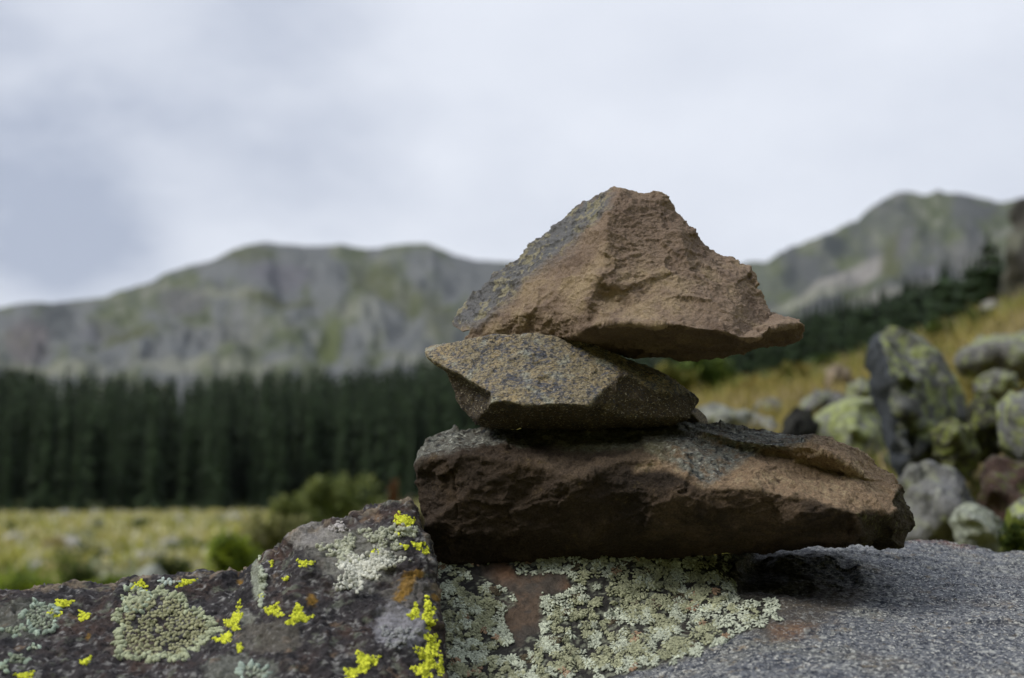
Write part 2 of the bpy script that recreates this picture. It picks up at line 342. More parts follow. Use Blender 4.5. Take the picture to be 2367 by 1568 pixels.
lc = np.tile(np.array([.075, .058, .04]), (len(V), 1)); lc = cmix(lc, (.17, .14, .085), sstep(.05, .4, n2)*.7); lc = cmix(lc, (.05, .042, .034), sstep(.1, .4, n1)*.7)
col = cmix(col, (0, 0, 0), low)+lc*low[:, None]  # shade of the lower and right facets painted into the colour
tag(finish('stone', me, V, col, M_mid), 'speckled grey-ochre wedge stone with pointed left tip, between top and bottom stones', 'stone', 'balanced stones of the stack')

# --- small wedge behind the middle stone
bm = bmesh.new()
piece(bm, .905, [(1560,985,0),(1565,950,0),(1590,935,0),(1612,945,0),(1632,962,0),(1638,985,0),(1600,1000,0)], [[(1600,955,-1.2),(1615,975,-1.3)]], 2.5, .7)
me = remesh(bm, .001, 2); V, Nn = verts(me); V += Nn*(fbm(V, 90, 4, seed=51)*.0012)[:, None]
col = np.tile(np.array([.24, .20, .14]), (len(V), 1)); col = cmix(col, (.1, .08, .06), sstep(0, .4, fbm(V, 150, 3, seed=52)))
tag(finish('stone', me, V, col, M_mid), 'small wedge stone peeking out at right end between middle and bottom stones', 'stone', 'balanced stones of the stack')

# --- bottom stone
out3 = [(961,1070,-1),(965,1045,-.5),(985,1015,0),(1010,998,1),(1050,992,1.5),(1080,996,1.5),(1130,990,1.5),(1180,993,1.5),(1250,990,1.5),(1330,986,1.5),(1450,985,1.8),(1560,981,2),
 (1640,979,2.2),(1668,986,2.4),(1720,990,2.4),(1790,1003,2.2),(1835,1007,1.6),(1875,1007,1.4),(1920,1017,1.2),(1975,1043,1),(2030,1083,.6),(2060,1105,.3),(2083,1130,0),(2093,1160,-.2),(2105,1190,-.4),
 (2103,1220,-.8),(2092,1258,-1.6),(2085,1266,-2.5),(2060,1256,-2.8),(2040,1248,-2.6),(1990,1254,-2),(1900,1258,-1.8),(1800,1268,-1.6),(1750,1271,-1.6),(1670,1277,-1.6),(1620,1284,-1.6),(1500,1294,-1.6),
 (1350,1302,-1.5),(1250,1308,-1.5),(1100,1312,-1.5),(1020,1310,-1.6),(1003,1300,-1.8),(990,1260,-1.8),(975,1200,-1.7),(965,1150,-1.6),(960,1110,-1.4)]
ln3 = [[(975,1068,-3),(1040,1058,-4),(1100,1056,-4.4),(1200,1076,-5),(1265,1082,-5.4),(1300,1118,-6),(1340,1105,-6.0),(1400,1082,-5.4),(1450,1062,-5),(1515,1060,-5),(1555,1085,-5.4),(1620,1126,-6.1),(1675,1130,-6.3),(1747,1132,-6.5),(1797,1142,-6.5),(1858,1154,-6.4),(1905,1166,-6.3),(1964,1184,-6.1),(1984,1187,-6),(2002,1177,-5.4),(2032,1180,-4.9),(2051,1190,-4.6),(2073,1177,-3.8),(2065,1160,-3.4),(2072,1138,-2.6),(2082,1120,-1)],
 [(985,1040,-1.2),(1050,1025,-1.8),(1120,1022,-2),(1250,1030,-2.6),(1400,1030,-3),(1500,1025,-3.2),(1600,1020,-3)],
 [(1615,1008,-1.2),(1700,1036,-1.5),(1800,1054,-1.7),(1845,1067,-2.0),(1905,1086,-2.2),(1958,1097,-2.3),(1998,1112,-2.4)],[(1700,1048,-2.2),(1800,1068,-2.6),(1905,1100,-3.0),(1975,1116,-3.0)],
 [(1625,996,-1.4),(1700,1018,-2.2),(1780,1028,-2.6),(1840,1034,-3.3),(1870,1034,-3.6),(1920,1052,-3.9),(1965,1078,-3.7),(2000,1106,-3.0)],
 [(1640,985,1),(1750,1005,.6),(1830,1015,.2),(1900,1030,-.4),(1970,1062,-.8),(2040,1110,-1.2)],
 [(1797,1142,-6.5),(1794,1172,-6.2),(1797,1200,-6.0),(1790,1240,-4.6)],
 [(1826,1206,-6.4),(1850,1184,-6.8),(1890,1188,-6.8),(1925,1172,-6.7),(1960,1184,-6.2)],
 [(1984,1187,-6),(1988,1225,-5.6),(1998,1248,-4.8)], [(2073,1177,-3.8),(2070,1215,-3.4),(2062,1245,-3.2)],
 [(985,1220,-3.2),(1100,1230,-3.6),(1250,1225,-3.8),(1400,1215,-4.4),(1550,1215,-5),(1700,1222,-5.2),(1850,1232,-5.0),(1960,1240,-4.4)],
 [(1190,1180,-4.2)], [(1080,1140,-4.5)], [(1350,1160,-5.4)], [(1480,1130,-5.6),(1560,1150,-5.9)], [(1650,1180,-6.1)], [(1720,1160,-6.3)], [(1750,1085,-4.4)], [(1880,1130,-4.9)], [(1990,1140,-4.0)], [(1650,1070,-4.2)]]
bm = bmesh.new(); piece(bm, D0, out3, ln3, 10, .8, 4)
me = remesh(bm, .00078, 1); V, Nn = verts(me); X, Y = proj(V)
crack = [(1040,1078),(1046,1100),(1048,1130),(1055,1160),(1057,1190)]
dcr = pdist(X, Y, crack, False)
V += Nn*(fracture(V, Nn, 34, .0010, 61, (1, 1, 1.4))+facets(V, 36, .0036, 62, (1, 1, 1.5))+facets(V, 110, .0015, 68, (1, 1, 1.6))+facets(V, 280, .0006, 69)+fbm(V, 11, 3, seed=63)*.002+fbm(V, 240, 4, .7, seed=64)*.0010)[:, None]
V -= Nn*(.0018*np.exp(-(dcr/2.2)**2)*(V[:, 1] < D0-.02))[:, None]
n1 = fbm(V, 40, 5, .6, seed=71); n2 = fbm(V, 200, 4, .7, seed=72); n3 = fbm(V, 16, 3, seed=73)
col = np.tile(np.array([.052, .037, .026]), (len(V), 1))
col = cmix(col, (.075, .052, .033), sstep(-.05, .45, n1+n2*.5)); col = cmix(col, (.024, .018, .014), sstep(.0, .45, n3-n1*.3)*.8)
col = cmix(col, (.17, .13, .06), sstep(.3, .55, n2+n1*.3)*.5)
mid_ = soft(X+n1*30, Y+n2*14, [(1240,1060),(1270,1085),(1310,1118),(1400,1082),(1480,1062),(1600,1115),(1640,1130),(1800,1140),(1700,1060),(1500,1030),(1300,1040)], 14)
col = cmix(col, (.12, .088, .06), mid_*sstep(-.5, .3, n1+n2*.6)*.9)
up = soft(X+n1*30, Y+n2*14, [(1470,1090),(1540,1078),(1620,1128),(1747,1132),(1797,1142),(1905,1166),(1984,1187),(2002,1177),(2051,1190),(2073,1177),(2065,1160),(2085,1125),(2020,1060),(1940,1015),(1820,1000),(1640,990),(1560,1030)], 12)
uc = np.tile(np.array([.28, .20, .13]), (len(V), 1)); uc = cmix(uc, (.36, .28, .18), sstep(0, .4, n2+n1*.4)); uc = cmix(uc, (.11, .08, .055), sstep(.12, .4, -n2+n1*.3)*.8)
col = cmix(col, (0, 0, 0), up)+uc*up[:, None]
fr = soft(X+n1*20, Y, [(1500,1130),(1800,1135),(1990,1190),(1990,1250),(1500,1260)], 25)*(1-up)
col = cmix(col, (.125, .088, .06), fr*sstep(-.4, .3, n1+n2*.4)*.8)
gr = soft(X+n2*12, Y+n1*14, [(940,1085),(975,1066),(1040,1050),(1130,1030),(1250,1018),(1300,1040),(1480,1040),(1560,1070),(1630,1125),(1700,1080),(1760,1045),(1860,1030),(1880,1000),(1500,960),(940,960)], 9)*sstep(-.45, .1, n2+n1*.2)
gc = np.tile(np.array([.19, .195, .175]), (len(V), 1)); gc = cmix(gc, (.55, .57, .51), sstep(.1, .4, fbm(V, 330, 3, .7, seed=74))); gc = cmix(gc, (.035, .04, .045), sstep(.0, .3, fbm(V, 280, 3, .7, seed=75)))
gc = cmix(gc, (.14, .125, .06), (sstep(1150, 1250, X)*(1-sstep(1500, 1600, X))*.7))
col = cmix(col, (0, 0, 0), gr)+gc*gr[:, None]
ms = soft(X+n1*6, Y+n2*6, [(1984,1187),(2051,1190),(2073,1177),(2065,1160),(2075,1125),(2130,1150),(2130,1290),(1998,1260)], 4)
mc = np.tile(np.array([.045, .035, .02]), (len(V), 1)); mc = cmix(mc, (.12, .115, .045), sstep(.05, .4, n2))
col = cmix(col, (0, 0, 0), ms)+mc*ms[:, None]
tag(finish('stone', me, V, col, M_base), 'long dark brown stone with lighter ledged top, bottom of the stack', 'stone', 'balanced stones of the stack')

# --- granite boulder under the stack
outg = [(940,1330,-1),(985,1302,-1),(1010,1298,-1),(1100,1293,-1.2),(1180,1292,-1.2),(1270,1290,-1.4),(1345,1279,-1.6),(1400,1283,-1.6),(1480,1288,-1.2),(1600,1286,0),(1690,1278,6),(1760,1268,12),(1900,1258,15),(2060,1252,17),
 (2150,1247,18),(2200,1253,18),(2259,1263,18),(2313,1281,18),(2367,1275,19),(2500,1268,20),(2800,1280,20),(3000,1500,10),(3000,2300,-26),(940,2300,-26)]
lng = [[(1005,1330,-2.6),(1150,1335,-2.8),(1300,1330,-3.0),(1400,1325,-3),(1500,1340,-2.6),(1600,1345,-2),(1680,1340,-1.5)],
 [(1000,1430,-6),(1150,1440,-5.6),(1280,1430,-5.6),(1420,1440,-5.4),(1560,1420,-5.0),(1680,1410,-5)],
 [(1000,1568,-10),(1150,1568,-9.4),(1300,1568,-9.6),(1420,1560,-11),(1540,1535,-11.6),(1660,1490,-10.4),(1760,1440,-8),(1820,1420,-6.8)],
 [(1700,1300,2),(1720,1330,1.5),(1760,1345,.5),(1880,1330,2),(1960,1345,2)],
 [(1690,1320,1),(1700,1365,-1.5),(1800,1375,-1.5),(1900,1372,-1),(1990,1380,-1)],
 [(1800,1290,7),(1950,1285,9),(2100,1290,10),(2300,1310,11)],
 [(1900,1410,-5),(2100,1380,-1),(2367,1370,1)],
 [(1500,1640,-18),(1700,1568,-17),(1900,1500,-12.5),(2100,1470,-9.5),(2367,1450,-7)],
 [(1900,1620,-21),(2367,1600,-18),(2800,1600,-14)], [(1200,1800,-22),(1900,1900,-25),(2700,1900,-20)],
 [(1130,1380,-4.8),(1200,1400,-5.2)], [(1620,1385,-4.2)]]
bm = bmesh.new(); piece(bm, D0, outg, lng, 16, .97, 60)
me = remesh(bm, .0013, 3); V, Nn = verts(me); X, Y = proj(V)
h = fbm(V, 9, 3, seed=81)*.004+fracture(V, Nn, 18, .0012, 82)+facets(V, 26, .0022, 83)+facets(V, 120, .0007, 86)+fbm(V*np.array([.7, 1, 1]), 110, 4, .68, seed=84)*.0019+fbm(V, 330, 2, seed=85)*.0004-sstep(.28, .42, fbm(V, 150, 2, seed=87))*.0012
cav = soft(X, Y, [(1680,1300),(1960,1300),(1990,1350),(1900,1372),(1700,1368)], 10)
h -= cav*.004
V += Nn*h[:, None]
n1 = fbm(V, 30, 4, .6, seed=91); n2 = fbm(V, 150, 4, .65, seed=92); n3 = fbm(V, 8, 2, seed=93)
col = np.tile(np.array([.12, .13, .148]), (len(V), 1))
col = cmix(col, (.16, .165, .15), sstep(0, .5, n1+n3*.4)); col = cmix(col, (.06, .068, .09), sstep(.1, .5, -n1+n2*.3)); col = cmix(col, (.21, .15, .09), sstep(.25, .55, n1*.6+fbm(V, 55, 3, seed=94)*.9)*.6)
col = cmix(col, (.10, .075, .05), sstep(.1, .5, fbm(V, 22, 4, .6, seed=96))*.6)
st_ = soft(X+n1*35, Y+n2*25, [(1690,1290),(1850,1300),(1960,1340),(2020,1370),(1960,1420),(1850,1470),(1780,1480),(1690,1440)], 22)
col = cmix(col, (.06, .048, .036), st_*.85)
col = cmix(col, (.17, .09, .045), soft(X+n1*20, Y+n2*15, [(1780,1445),(1850,1440),(1890,1450),(1830,1475),(1790,1478)], 12)*.7)
col = cmix(col, (.36, .37, .37), soft(X+n1*15, Y+n2*6, [(1900,1262),(2060,1250),(2050,1266),(1960,1276),(1900,1276)], 4)*.8)
col = cmix(col, (.12, .05, .035), soft(X+n1*15, Y+n2*6, [(2100,1240),(2180,1244),(2259,1255),(2250,1268),(2180,1258),(2100,1252)], 4)*.8)
hump = [(900,1260),(1600,1260),(1690,1290),(1700,1380),(1800,1400),(1790,1425),(1700,1475),(1560,1530),(1380,1575),(1250,1700),(900,1700)]
hm = soft(X+n1*18, Y+n2*12, hump, 5)*(V[:, 1] < D0+.03)
hc = np.tile(np.array([.016, .015, .014]), (len(V), 1)); hc = cmix(hc, (.06, .045, .035), sstep(.1, .5, n1)*.6); hc = cmix(hc, (.26, .28, .21), sstep(.06, .22, fbm(V, 280, 3, .7, seed=95)+n1*.2)*.75)
bare = [(1099,1300),(1180,1296),(1210,1330),(1260,1330),(1350,1330),(1366,1369),(1324,1381),(1282,1390),(1279,1471),(1240,1486),(1219,1519),(1198,1486),(1175,1435),(1204,1411),(1219,1411),(1201,1375),(1120,1340)]
bare = [(1172+(x-1222)*.82+30, 1392+(y-1400)*.92) for x, y in bare]
bc = np.tile(np.array([.055, .045, .037]), (len(V), 1)); bc = cmix(bc, (.11, .07, .045), sstep(.0, .4, n1+n2*.5)*.7); bc = cmix(bc, (.045, .045, .045), sstep(.1, .4, n2))
rust = np.exp(-(((X-1170)/30)**2+((Y-1322)/20)**2))+np.exp(-(((X-1335)/32)**2+((Y-1358)/18)**2)); bc = cmix(bc, (.24, .13, .075), np.clip(rust, 0, 1)*.8)
bb = soft(X+n1*8, Y+n2*8, bare, 4); hc = cmix(hc, (0, 0, 0), bb)+bc*bb[:, None]
col = cmix(col, (0, 0, 0), hm)+hc*hm[:, None]
slab = finish('boulder', me, V, col, M_gran, origin=np.array([.1, .86, .85]), alpha=np.clip(1-hm-st_*.6, 0, 1))
tag(slab, 'grey speckled granite boulder with leafy pale lichen, carrying the stone stack', 'boulder')
slabB = BVHTree.FromPolygons([tuple(v) for v in V], [tuple(p.vertices) for p in me.polygons])

# --- dark lichened boulder in the left foreground
M5 = (0, 1136, .28); M6 = (520.7, 1136, .28)
tl = Z([(0,815,0),(60,822,0),(130,830,0),(380,820,0),(430,797,0),(600,795,0),(780,790,0),(960,785,0),(1050,770,0),(1200,747,0),(1300,740,0),(1450,740,0),(1560,712,0),(1620,700,0),(1680,675,0),(1740,680,0),(1850,700,0),(1960,710,0),(2020,698,0),(2080,650,0),(2180,598,0)], *M5) + \
     Z([(360,530,0),(420,510,0),(500,450,0),(560,390,0),(600,350,0),(700,330,0),(780,300,0),(900,285,0),(950,280,0),(1040,255,0),(1060,220,0),(1140,195,0),(1200,165,0),(1300,120,0),(1380,97,0),(1450,98,0),(1520,92,0),(1550,130,-.3),(1570,200,-.6),(1590,270,-.9),(1640,340,-1.2),(1670,430,-1.6),(1690,520,-2),(1700,600,-2.4),(1703,700,-2.8),(1720,850,-3.4),(1740,950,-4),(1760,1100,-5),(1780,1250,-6),(1792,1400,-7),(1800,1542,-8)], *M6)
outl = [(-420,1440,1)]+tl+[(1040,1900,-18),(1040,2400,-24),(-420,2400,-24)]
lnl = [Z([(360,560,-1.2),(340,650,-2.2),(330,800,-3.4),(300,1000,-5.2),(220,1120,-6.4),(60,1250,-7.6),(0,1330,-8.4),(-200,1542,-10.4)], *M6),
 Z([(200,900,-2),(900,900,-1.8),(1500,880,-1.6),(1900,900,-2)], *M5), Z([(200,1250,-6),(900,1250,-5.4),(1500,1250,-5.4),(1750,1180,-5.6)], *M5), Z([(-100,1542,-9.5),(700,1542,-9),(1300,1542,-9.4)], *M5),
 Z([(640,400,-1.4),(800,480,-2.4),(1000,300,-1),(1200,300,-1.2),(1500,260,-1.3)], *M6), Z([(600,800,-4.6),(900,880,-4.9),(1250,900,-4.6),(1500,800,-4),(1680,800,-3.6)], *M6),
 Z([(500,1150,-7.6),(900,1150,-7),(1300,1100,-6.2),(1650,1100,-5.6)], *M6), Z([(500,1542,-11),(1100,1542,-10.4),(1600,1542,-9.2)], *M6), [(0,2000,-20),(600,2000,-20)]]
bm = bmesh.new(); piece(bm, .80, outl, lnl, 9, .96, 40)
me = remesh(bm, .0012, 2); V, Nn = verts(me); X, Y = proj(V)
h = fbm(V, 12, 3, seed=101)*.003+facets(V, 48, .0030, 106)+facets(V, 140, .0012, 108)+fracture(V, Nn, 36, .0026, 102)+fracture(V, Nn, 90, .0012, 107)+fbm(V, 110, 4, .68, seed=104)*.0026+fbm(V, 330, 2, seed=105, ridge=True)*.0004
V += Nn*h[:, None]
n1 = fbm(V, 38, 5, .62, seed=111); n2 = fbm(V, 170, 4, .7, seed=112); n3 = fbm(V, 80, 3, seed=113)
col = np.tile(np.array([.042, .038, .042]), (len(V), 1))
col = cmix(col, (.085, .055, .045), sstep(0, .5, n1)); col = cmix(col, (.022, .022, .027), sstep(0, .4, -n1+n2*.4)); col = cmix(col, (.16, .16, .165), sstep(.12, .45, n2+n3*.4)*.65)
col = cmix(col, (.26, .17, .10), sstep(.3, .5, n3+n2*.3)*.5)
n4 = fbm(V, 260, 3, .7, seed=114); n5 = fbm(V, 60, 3, .6, seed=115)
col = cmix(col, (.30, .30, .30), sstep(.18, .32, n4+n5*.25)*.8); col = cmix(col, (.012, .012, .015), sstep(.12, .3, fbm(V, 200, 3, .7, seed=116)-n5*.3)*.8); col = cmix(col, (.17, .19, .15), sstep(.2, .35, fbm(V, 120, 4, .7, seed=117)+n1*.3)*.6)
for (cx, cy, rx, ry, cc, am) in [(820, 1290, 110, 80, (.22, .22, .20), .7), (745, 1250, 80, 28, (.26, .25, .24), .8), (925, 1450, 75, 52, (.25, .25, .28), .9), (620, 1480, 80, 40, (.14, .13, .11), .6), (560, 1560, 90, 40, (.17, .18, .16), .7),
                                 (60, 1440, 80, 50, (.13, .14, .12), .5), (300, 1500, 60, 30, (.13, .10, .08), .5), (600, 1350, 14, 50, (.30, .33, .27), .8), (575, 1435, 30, 10, (.25, .26, .22), .6), (945, 1375, 60, 40, (.16, .15, .14), .6)]:
    e = np.hypot((X-cx)/rx, (Y-cy)/ry)+n1*.5+n2*.45
    col = cmix(col, cc, sstep(1.05, .75, e)*am)
for (cx, cy, r_) in [(940, 1352, 26), (920, 1385, 18), (722, 1396, 15), (925, 1212, 16), (965, 1333, 12), (205, 1485, 8), (1000,1385,10), (555,1345,9)]:
    e = np.hypot((X-cx)/r_, (Y-cy)/r_)+n2*.9+n1*.4; col = cmix(col, (.27, .155, .025), sstep(1.0, .5, e+n2*.4)*.8)
edge = sstep(14, 2, pdist(X, Y, [q[:2] for q in tl[:52]], False))*sstep(0, .3, n2+n3); col = cmix(col, (.27, .22, .16), edge*.7)
lb = finish('boulder', me, V, col, M_lrock, origin=np.array([-.12, .8, .85]))
tag(lb, 'dark lumpy boulder with bright yellow and grey-green lichen in the left foreground', 'boulder')
lbB = BVHTree.FromPolygons([tuple(v) for v in V], [tuple(p.vertices) for p in me.polygons])

# ------------------------------------------------------------------ lichens grown on the two boulders
def lobes(bvh, pts, hgt, tilt, parent, name, mat, ncirc=9, lift=.0001, notch=.25):
    """pts: (X, Y, radius_px, angle, elongation, colour). One thallus = many small irregular domed lobes in one mesh"""
    VV = []; FF = []; CC = []; k = 0
    a = np.arange(ncirc)/ncirc*2*math.pi
    for (x, y, r, an, el, c) in pts:
        dr = D3(x, y).normalized(); hit, nr, _, dist = bvh.ray_cast(CAM, dr)
        if hit is None: continue
        if nr.dot(dr) > 0: nr = -nr
        nr = (nr-dr*.25).normalized()
        rr = r*dist/F
        t = Vector((math.cos(an), 0, math.sin(an))); t = (t-nr*t.dot(nr)).normalized(); b = nr.cross(t)
        tl_ = random.uniform(-tilt, tilt); tb = random.uniform(-tilt, tilt)
        n_ = (nr+t*tl_+b*tb).normalized(); t = (t-n_*t.dot(n_)).normalized(); b = n_.cross(t)
        T, B, Nv, H = (np.array(q) for q in (t, b, n_, hit)); jit = rng.uniform(1-notch, 1+notch, ncirc)
        jit *= np.where(np.arange(ncirc) % 2, 1, 1-notch*rng.random())
        ex = np.cos(a)*jit*el; ey = np.sin(a)*jit
        hh = rr*hgt*random.uniform(.6, 1.4); base = H+Nv*lift
        ring2 = base+(T*ex[:, None]+B*ey[:, None])*rr-Nv*rr*.25
        ring15 = base+(T*ex[:, None]+B*ey[:, None])*rr*.97+Nv*hh*.35
        ring1 = base+(T*ex[:, None]+B*ey[:, None])*rr*.6+Nv*hh*(.9+.2*rng.random(ncirc))[:, None]
        VV.append(np.vstack([base+Nv*hh*random.uniform(.6, 1), ring1, ring15, ring2]))
        i = np.arange(ncirc); j = (i+1) % ncirc
        f = [np.stack([k+0*i, k+1+i, k+1+j], 1)]
        for q in (0, 1):
            A = k+1+q*ncirc; Bq = A+ncirc
            f += [np.stack([A+i, Bq+i, Bq+j], 1), np.stack([A+i, Bq+j, A+j], 1)]
        FF += f; c = np.array(c)
        CC.append(np.vstack([np.tile(c*random.uniform(.75, 1.1), (1+ncirc, 1)), np.tile(c*1.12, (ncirc, 1)), np.tile(c*.12, (ncirc, 1))]))
        k += 1+3*ncirc
    if not VV: return None
    V = np.vstack(VV)-np.array(parent.location)
    o = mesh_obj(name, V, np.vstack(FF), mat, None, np.vstack(CC)); o.parent = parent
    return o
YEL = (.56, .60, .055); GG = (.33, .36, .25)
def blob(cx, cy, rx, ry, n, s, c, rot=0, thr=.25, sd=0, cv=.15, el=1.1):
    out = []
    for _ in range(n):
        a = random.random()*6.283; q = math.sqrt(random.random()); 
        lim = .75+.35*math.sin(a*3+sd)+.2*math.sin(a*7+sd*2)
        q *= lim; ux, uy = q*rx*math.cos(a), q*ry*math.sin(a)
        x = cx+ux*math.cos(rot)-uy*math.sin(rot); y = cy+ux*math.sin(rot)+uy*math.cos(rot)
        kv = random.uniform(1-cv, 1+cv); cc = tuple(v*kv for v in c)
        out.append((x, y, s*random.uniform(.6, 1.2), random.random()*6.28, random.uniform(1, el+.3), cc))
    return out
yl = [(140,1400,34,13,-.5),(128,1418,14,14,0),(193,1425,15,14,0),(198,1528,17,8,-.4),(60,1562,24,10,-.1),(305,1360,20,9,-.3),(325,1352,18,10,0),(430,1347,24,7,-.3),(333,1369,7,6,0),(545,1425,34,14,-1.1),(518,1475,26,13,-.3),
      (540,1440,20,18,0),(634,1412,24,16,.2),(690,1428,32,18,-.2),(690,1410,10,20,0),(705,1303,22,9,0),(660,1338,10,6,-.2),(805,1300,13,8,0),(862,1281,8,10,0),(875,1283,11,11,0),(925,1200,20,14,.1),(945,1205,16,17,0),(935,1264,11,7,.2),
      (968,1262,17,10,.2),(985,1275,10,11,0),(960,1418,16,20,0),(990,1410,16,32,0),(994,1440,14,18,0),(995,1478,16,18,0),(990,1515,30,34,0),(978,1550,26,22,0),(1018,1540,8,30,0),(845,1530,32,26,-.5),(820,1555,34,14,-.3),(555,1500,9,9,0),(553,1492,6,6,0),(627,1302,5,9,0),(603,1375,5,12,0),(916,1234,5,4,0)]
for i, (x, y, rx, ry, rot) in enumerate(yl):
    n = int(max(10, rx*ry*.33)); lobes(lbB, blob(x, y, rx, ry, n, 3.3, YEL, rot, sd=i, cv=.3), .28, .3, lb, 'lichen_patch', M_lich, 8)
# big grey-green rosette
def rosette(cx, cy, rx, ry, step, c, name='lichen_patch', seed=0):
    pts = []
    for gx in np.arange(-rx*1.2, rx*1.2, step):
        for gy in np.arange(-ry*1.2, ry*1.2, step):
            x = gx+random.uniform(-.4, .4)*step; y = gy+random.uniform(-.4, .4)*step
            a = math.atan2(y/ry, x/rx); q = math.hypot(x/rx, y/ry)
            lim = .93+.08*math.sin(a*3+seed)+.07*math.sin(a*5+1+seed)+.05*math.sin(a*11+seed)+.04*math.sin(a*19)
            if q > lim: continue
            if perlin(np.array([[x*.045+seed, y*.045, 3.3]]))[0] > .42 and q < .85: continue
            ed = q/lim > .82
            kv = random.uniform(.8, 1.12)*(1.18 if ed else 1); cc = tuple(v*kv for v in ((c[0]*.98, c[1]*1.06, c[2]*1.15) if ed else c))
            pts.append((cx+x, cy+y, step*random.uniform(.5, .75)*(1.25 if ed else 1), -a+random.gauss(0, .45) if ed else random.random()*6.28, random.uniform(1.2, 1.9) if ed else 1.15, cc))
    return lobes(lbB, pts, .75, .35, lb, name, M_lich, 9)
rosette(372, 1452, 126, 88, 7.2, (.33, .335, .21), seed=1); rosette(312, 1385, 36, 34, 7, (.34, .37, .26), seed=2)
rosette(95, 1430, 46, 40, 8, (.27, .31, .24), seed=3); rosette(35, 1460, 34, 14, 8, (.25, .29, .22), seed=4); rosette(78, 1497, 15, 6, 6, (.33, .38, .29), seed=5)
rosette(40, 1525, 26, 14, 8, (.25, .29, .22), seed=6); rosette(390, 1345, 24, 5, 5, (.42, .46, .40), seed=7); rosette(585, 1558, 42, 22, 9, (.30, .34, .28), seed=8)
rosette(8, 1545, 12, 14, 7, (.3, .35, .26), seed=12)
for (x, y, rx, ry, n, s, c) in [(825, 1315, 70, 55, 420, 5.4, (.56, .57, .51)), (790, 1270, 50, 34, 200, 5.0, (.40, .42, .33)), (890, 1240, 55, 34, 170, 4.6, (.36, .38, .30)), (880, 1290, 60, 28, 170, 4.6, (.42, .43, .38)),
                                (940, 1228, 36, 14, 70, 4.4, (.40, .43, .34)), (785, 1220, 24, 14, 60, 4, (.42, .40, .40)), (605, 1350, 10, 62, 90, 4.4, (.36, .40, .32)), (920, 1470, 50, 30, 110, 5, (.25, .26, .27))]:
    lobes(lbB, blob(x, y, rx, ry, n, s, c, sd=x), .55, .4, lb, 'lichen_patch', M_lich, 8)

# leafy lichen on the granite boulder: small thalli of radiating straps
def leafy():
    pts = []
    n = 1500; gx = rng.uniform(990, 1810, n); gy = rng.uniform(1272, 1600, n); q = np.stack([gx, gy*1.1, gx*0], 1)
    wx = gx+fbm(q, .02, 3, seed=5)*26; wy = gy+fbm(q, .02, 3, seed=6)*22
    ok = inpoly(wx, wy, hump) & ~inpoly(wx, wy, bare) & (fbm(q, .016, 4, .65, seed=7) < .18)
    ok &= ~((np.hypot((gx-1165)/50, (gy-1345)/22) < 1) & (rng.random(n) < .6))
    dd = np.minimum(pdist(wx, wy, hump), pdist(wx, wy, bare)); tone = fbm(q, .02, 3, seed=10); br = fbm(q, .04, 2, seed=11)
    for i in np.nonzero(ok)[0]:
        e = dd[i] < 18; young = e or tone[i] > .05
        c = np.array((.52, .565, .46)) if young else np.array((.36, .375, .25))
        if br[i] > .46: c = np.array((.36, .25, .17))
        if br[i] < -.45: c = np.array((.12, .10, .07))
        c = c*random.uniform(.7, 1.12); R_ = random.uniform(6, 16)*(1.2 if gx[i] > 1450 else 1)
        m = int(R_*random.uniform(.4, .62))+3; a0 = random.random()*6.28; span = random.choice([6.28, 6.28, 3.5])
        for k in range(m):
            a = a0+span*k/m+random.gauss(0, .15)
            for t in (.38, .8):
                if t < .5 and k % 2: continue
                x = gx[i]+math.cos(a)*R_*t; y = gy[i]-math.sin(a)*R_*t*.8
                if random.random() < .92 and inpoly(np.array([x]), np.array([y]), bare)[0]: continue
                pts.append((x, y, random.uniform(2.3, 4.1), a+random.gauss(0, .3), random.uniform(1.2, 1.9) if t > .5 else 1.3, c*(1.0 if t > .5 else .8)*random.uniform(.9, 1.1)))
    lobes(slabB, pts, .5, .7, slab, 'lichen_patch', M_lich, 9, notch=.42, lift=.0006)
leafy()

# ------------------------------------------------------------------ terrain
def s_of(X): return (X-CX)/F
RX = [s_of(v) for v in (500, 750, 900, 1000, 1200, 1400, 1650, 1900, 2100, 2367, 2800, 3600)]
RY = [1215, 1200, 1180, 1150, 1060, 1000, 945, 900, 835, 735, 650, 600]
def height(x, y):
    r = np.hypot(x, y); s = np.where(y > .05, x/np.maximum(y, .05), np.sign(x)*3); back = sstep(.3, -.3, y/np.maximum(r, .01))
    left = np.interp(r, [0, 16, 160, 260, 600, 1500, 6000], [-.35, -1.56, -6.2, -2, 12, 20, 0])
    Rz = (1050-np.interp(s, RX, RY))/F
    z13 = Rz*13
    right = np.interp(r, [0, 1.2, 2.4, 3.2], [-.36, -.30, -.13, -.02])
    right = np.where(r > 3.2, -.02+(z13+.02)*np.clip((r-3.2)/9.8, 0, 1)**.9, right)
    aft = np.interp(r, [13, 17, 55, 90, 260, 600, 1500, 6000], [0, -.35, -4.6, -5.5, 0, 12, 20, 0]); right = np.where(r > 13, z13*np.interp(r, [13, 90], [1, .2])+aft, right)
    w = sstep(s_of(760), s_of(1250), s); h = left*(1-w)+right*w
    bk = np.interp(r, [0, 5, 14, 60, 400, 4600], [-.35, -.6, 1.5, 28, 230, 400])  # unseen hill behind the camera, added to block low sky light
    return 1.2+h*(1-back)+bk*back
na = 520; az = np.concatenate([np.linspace(-.62, .62, 400), np.linspace(.62, 2*math.pi-.62, 122)[1:-1]])
rr = np.concatenate([[.05, .3, .6, .9], np.geomspace(1.2, 400, 170), np.geomspace(440, 4600, 14)])
A, R = np.meshgrid(az, rr, indexing='ij'); gx = (np.sin(A)*R).ravel(); gy = (np.cos(A)*R).ravel()
gz = height(gx, gy); q = np.stack([gx, gy, gx*0], 1); Rr = R.ravel()
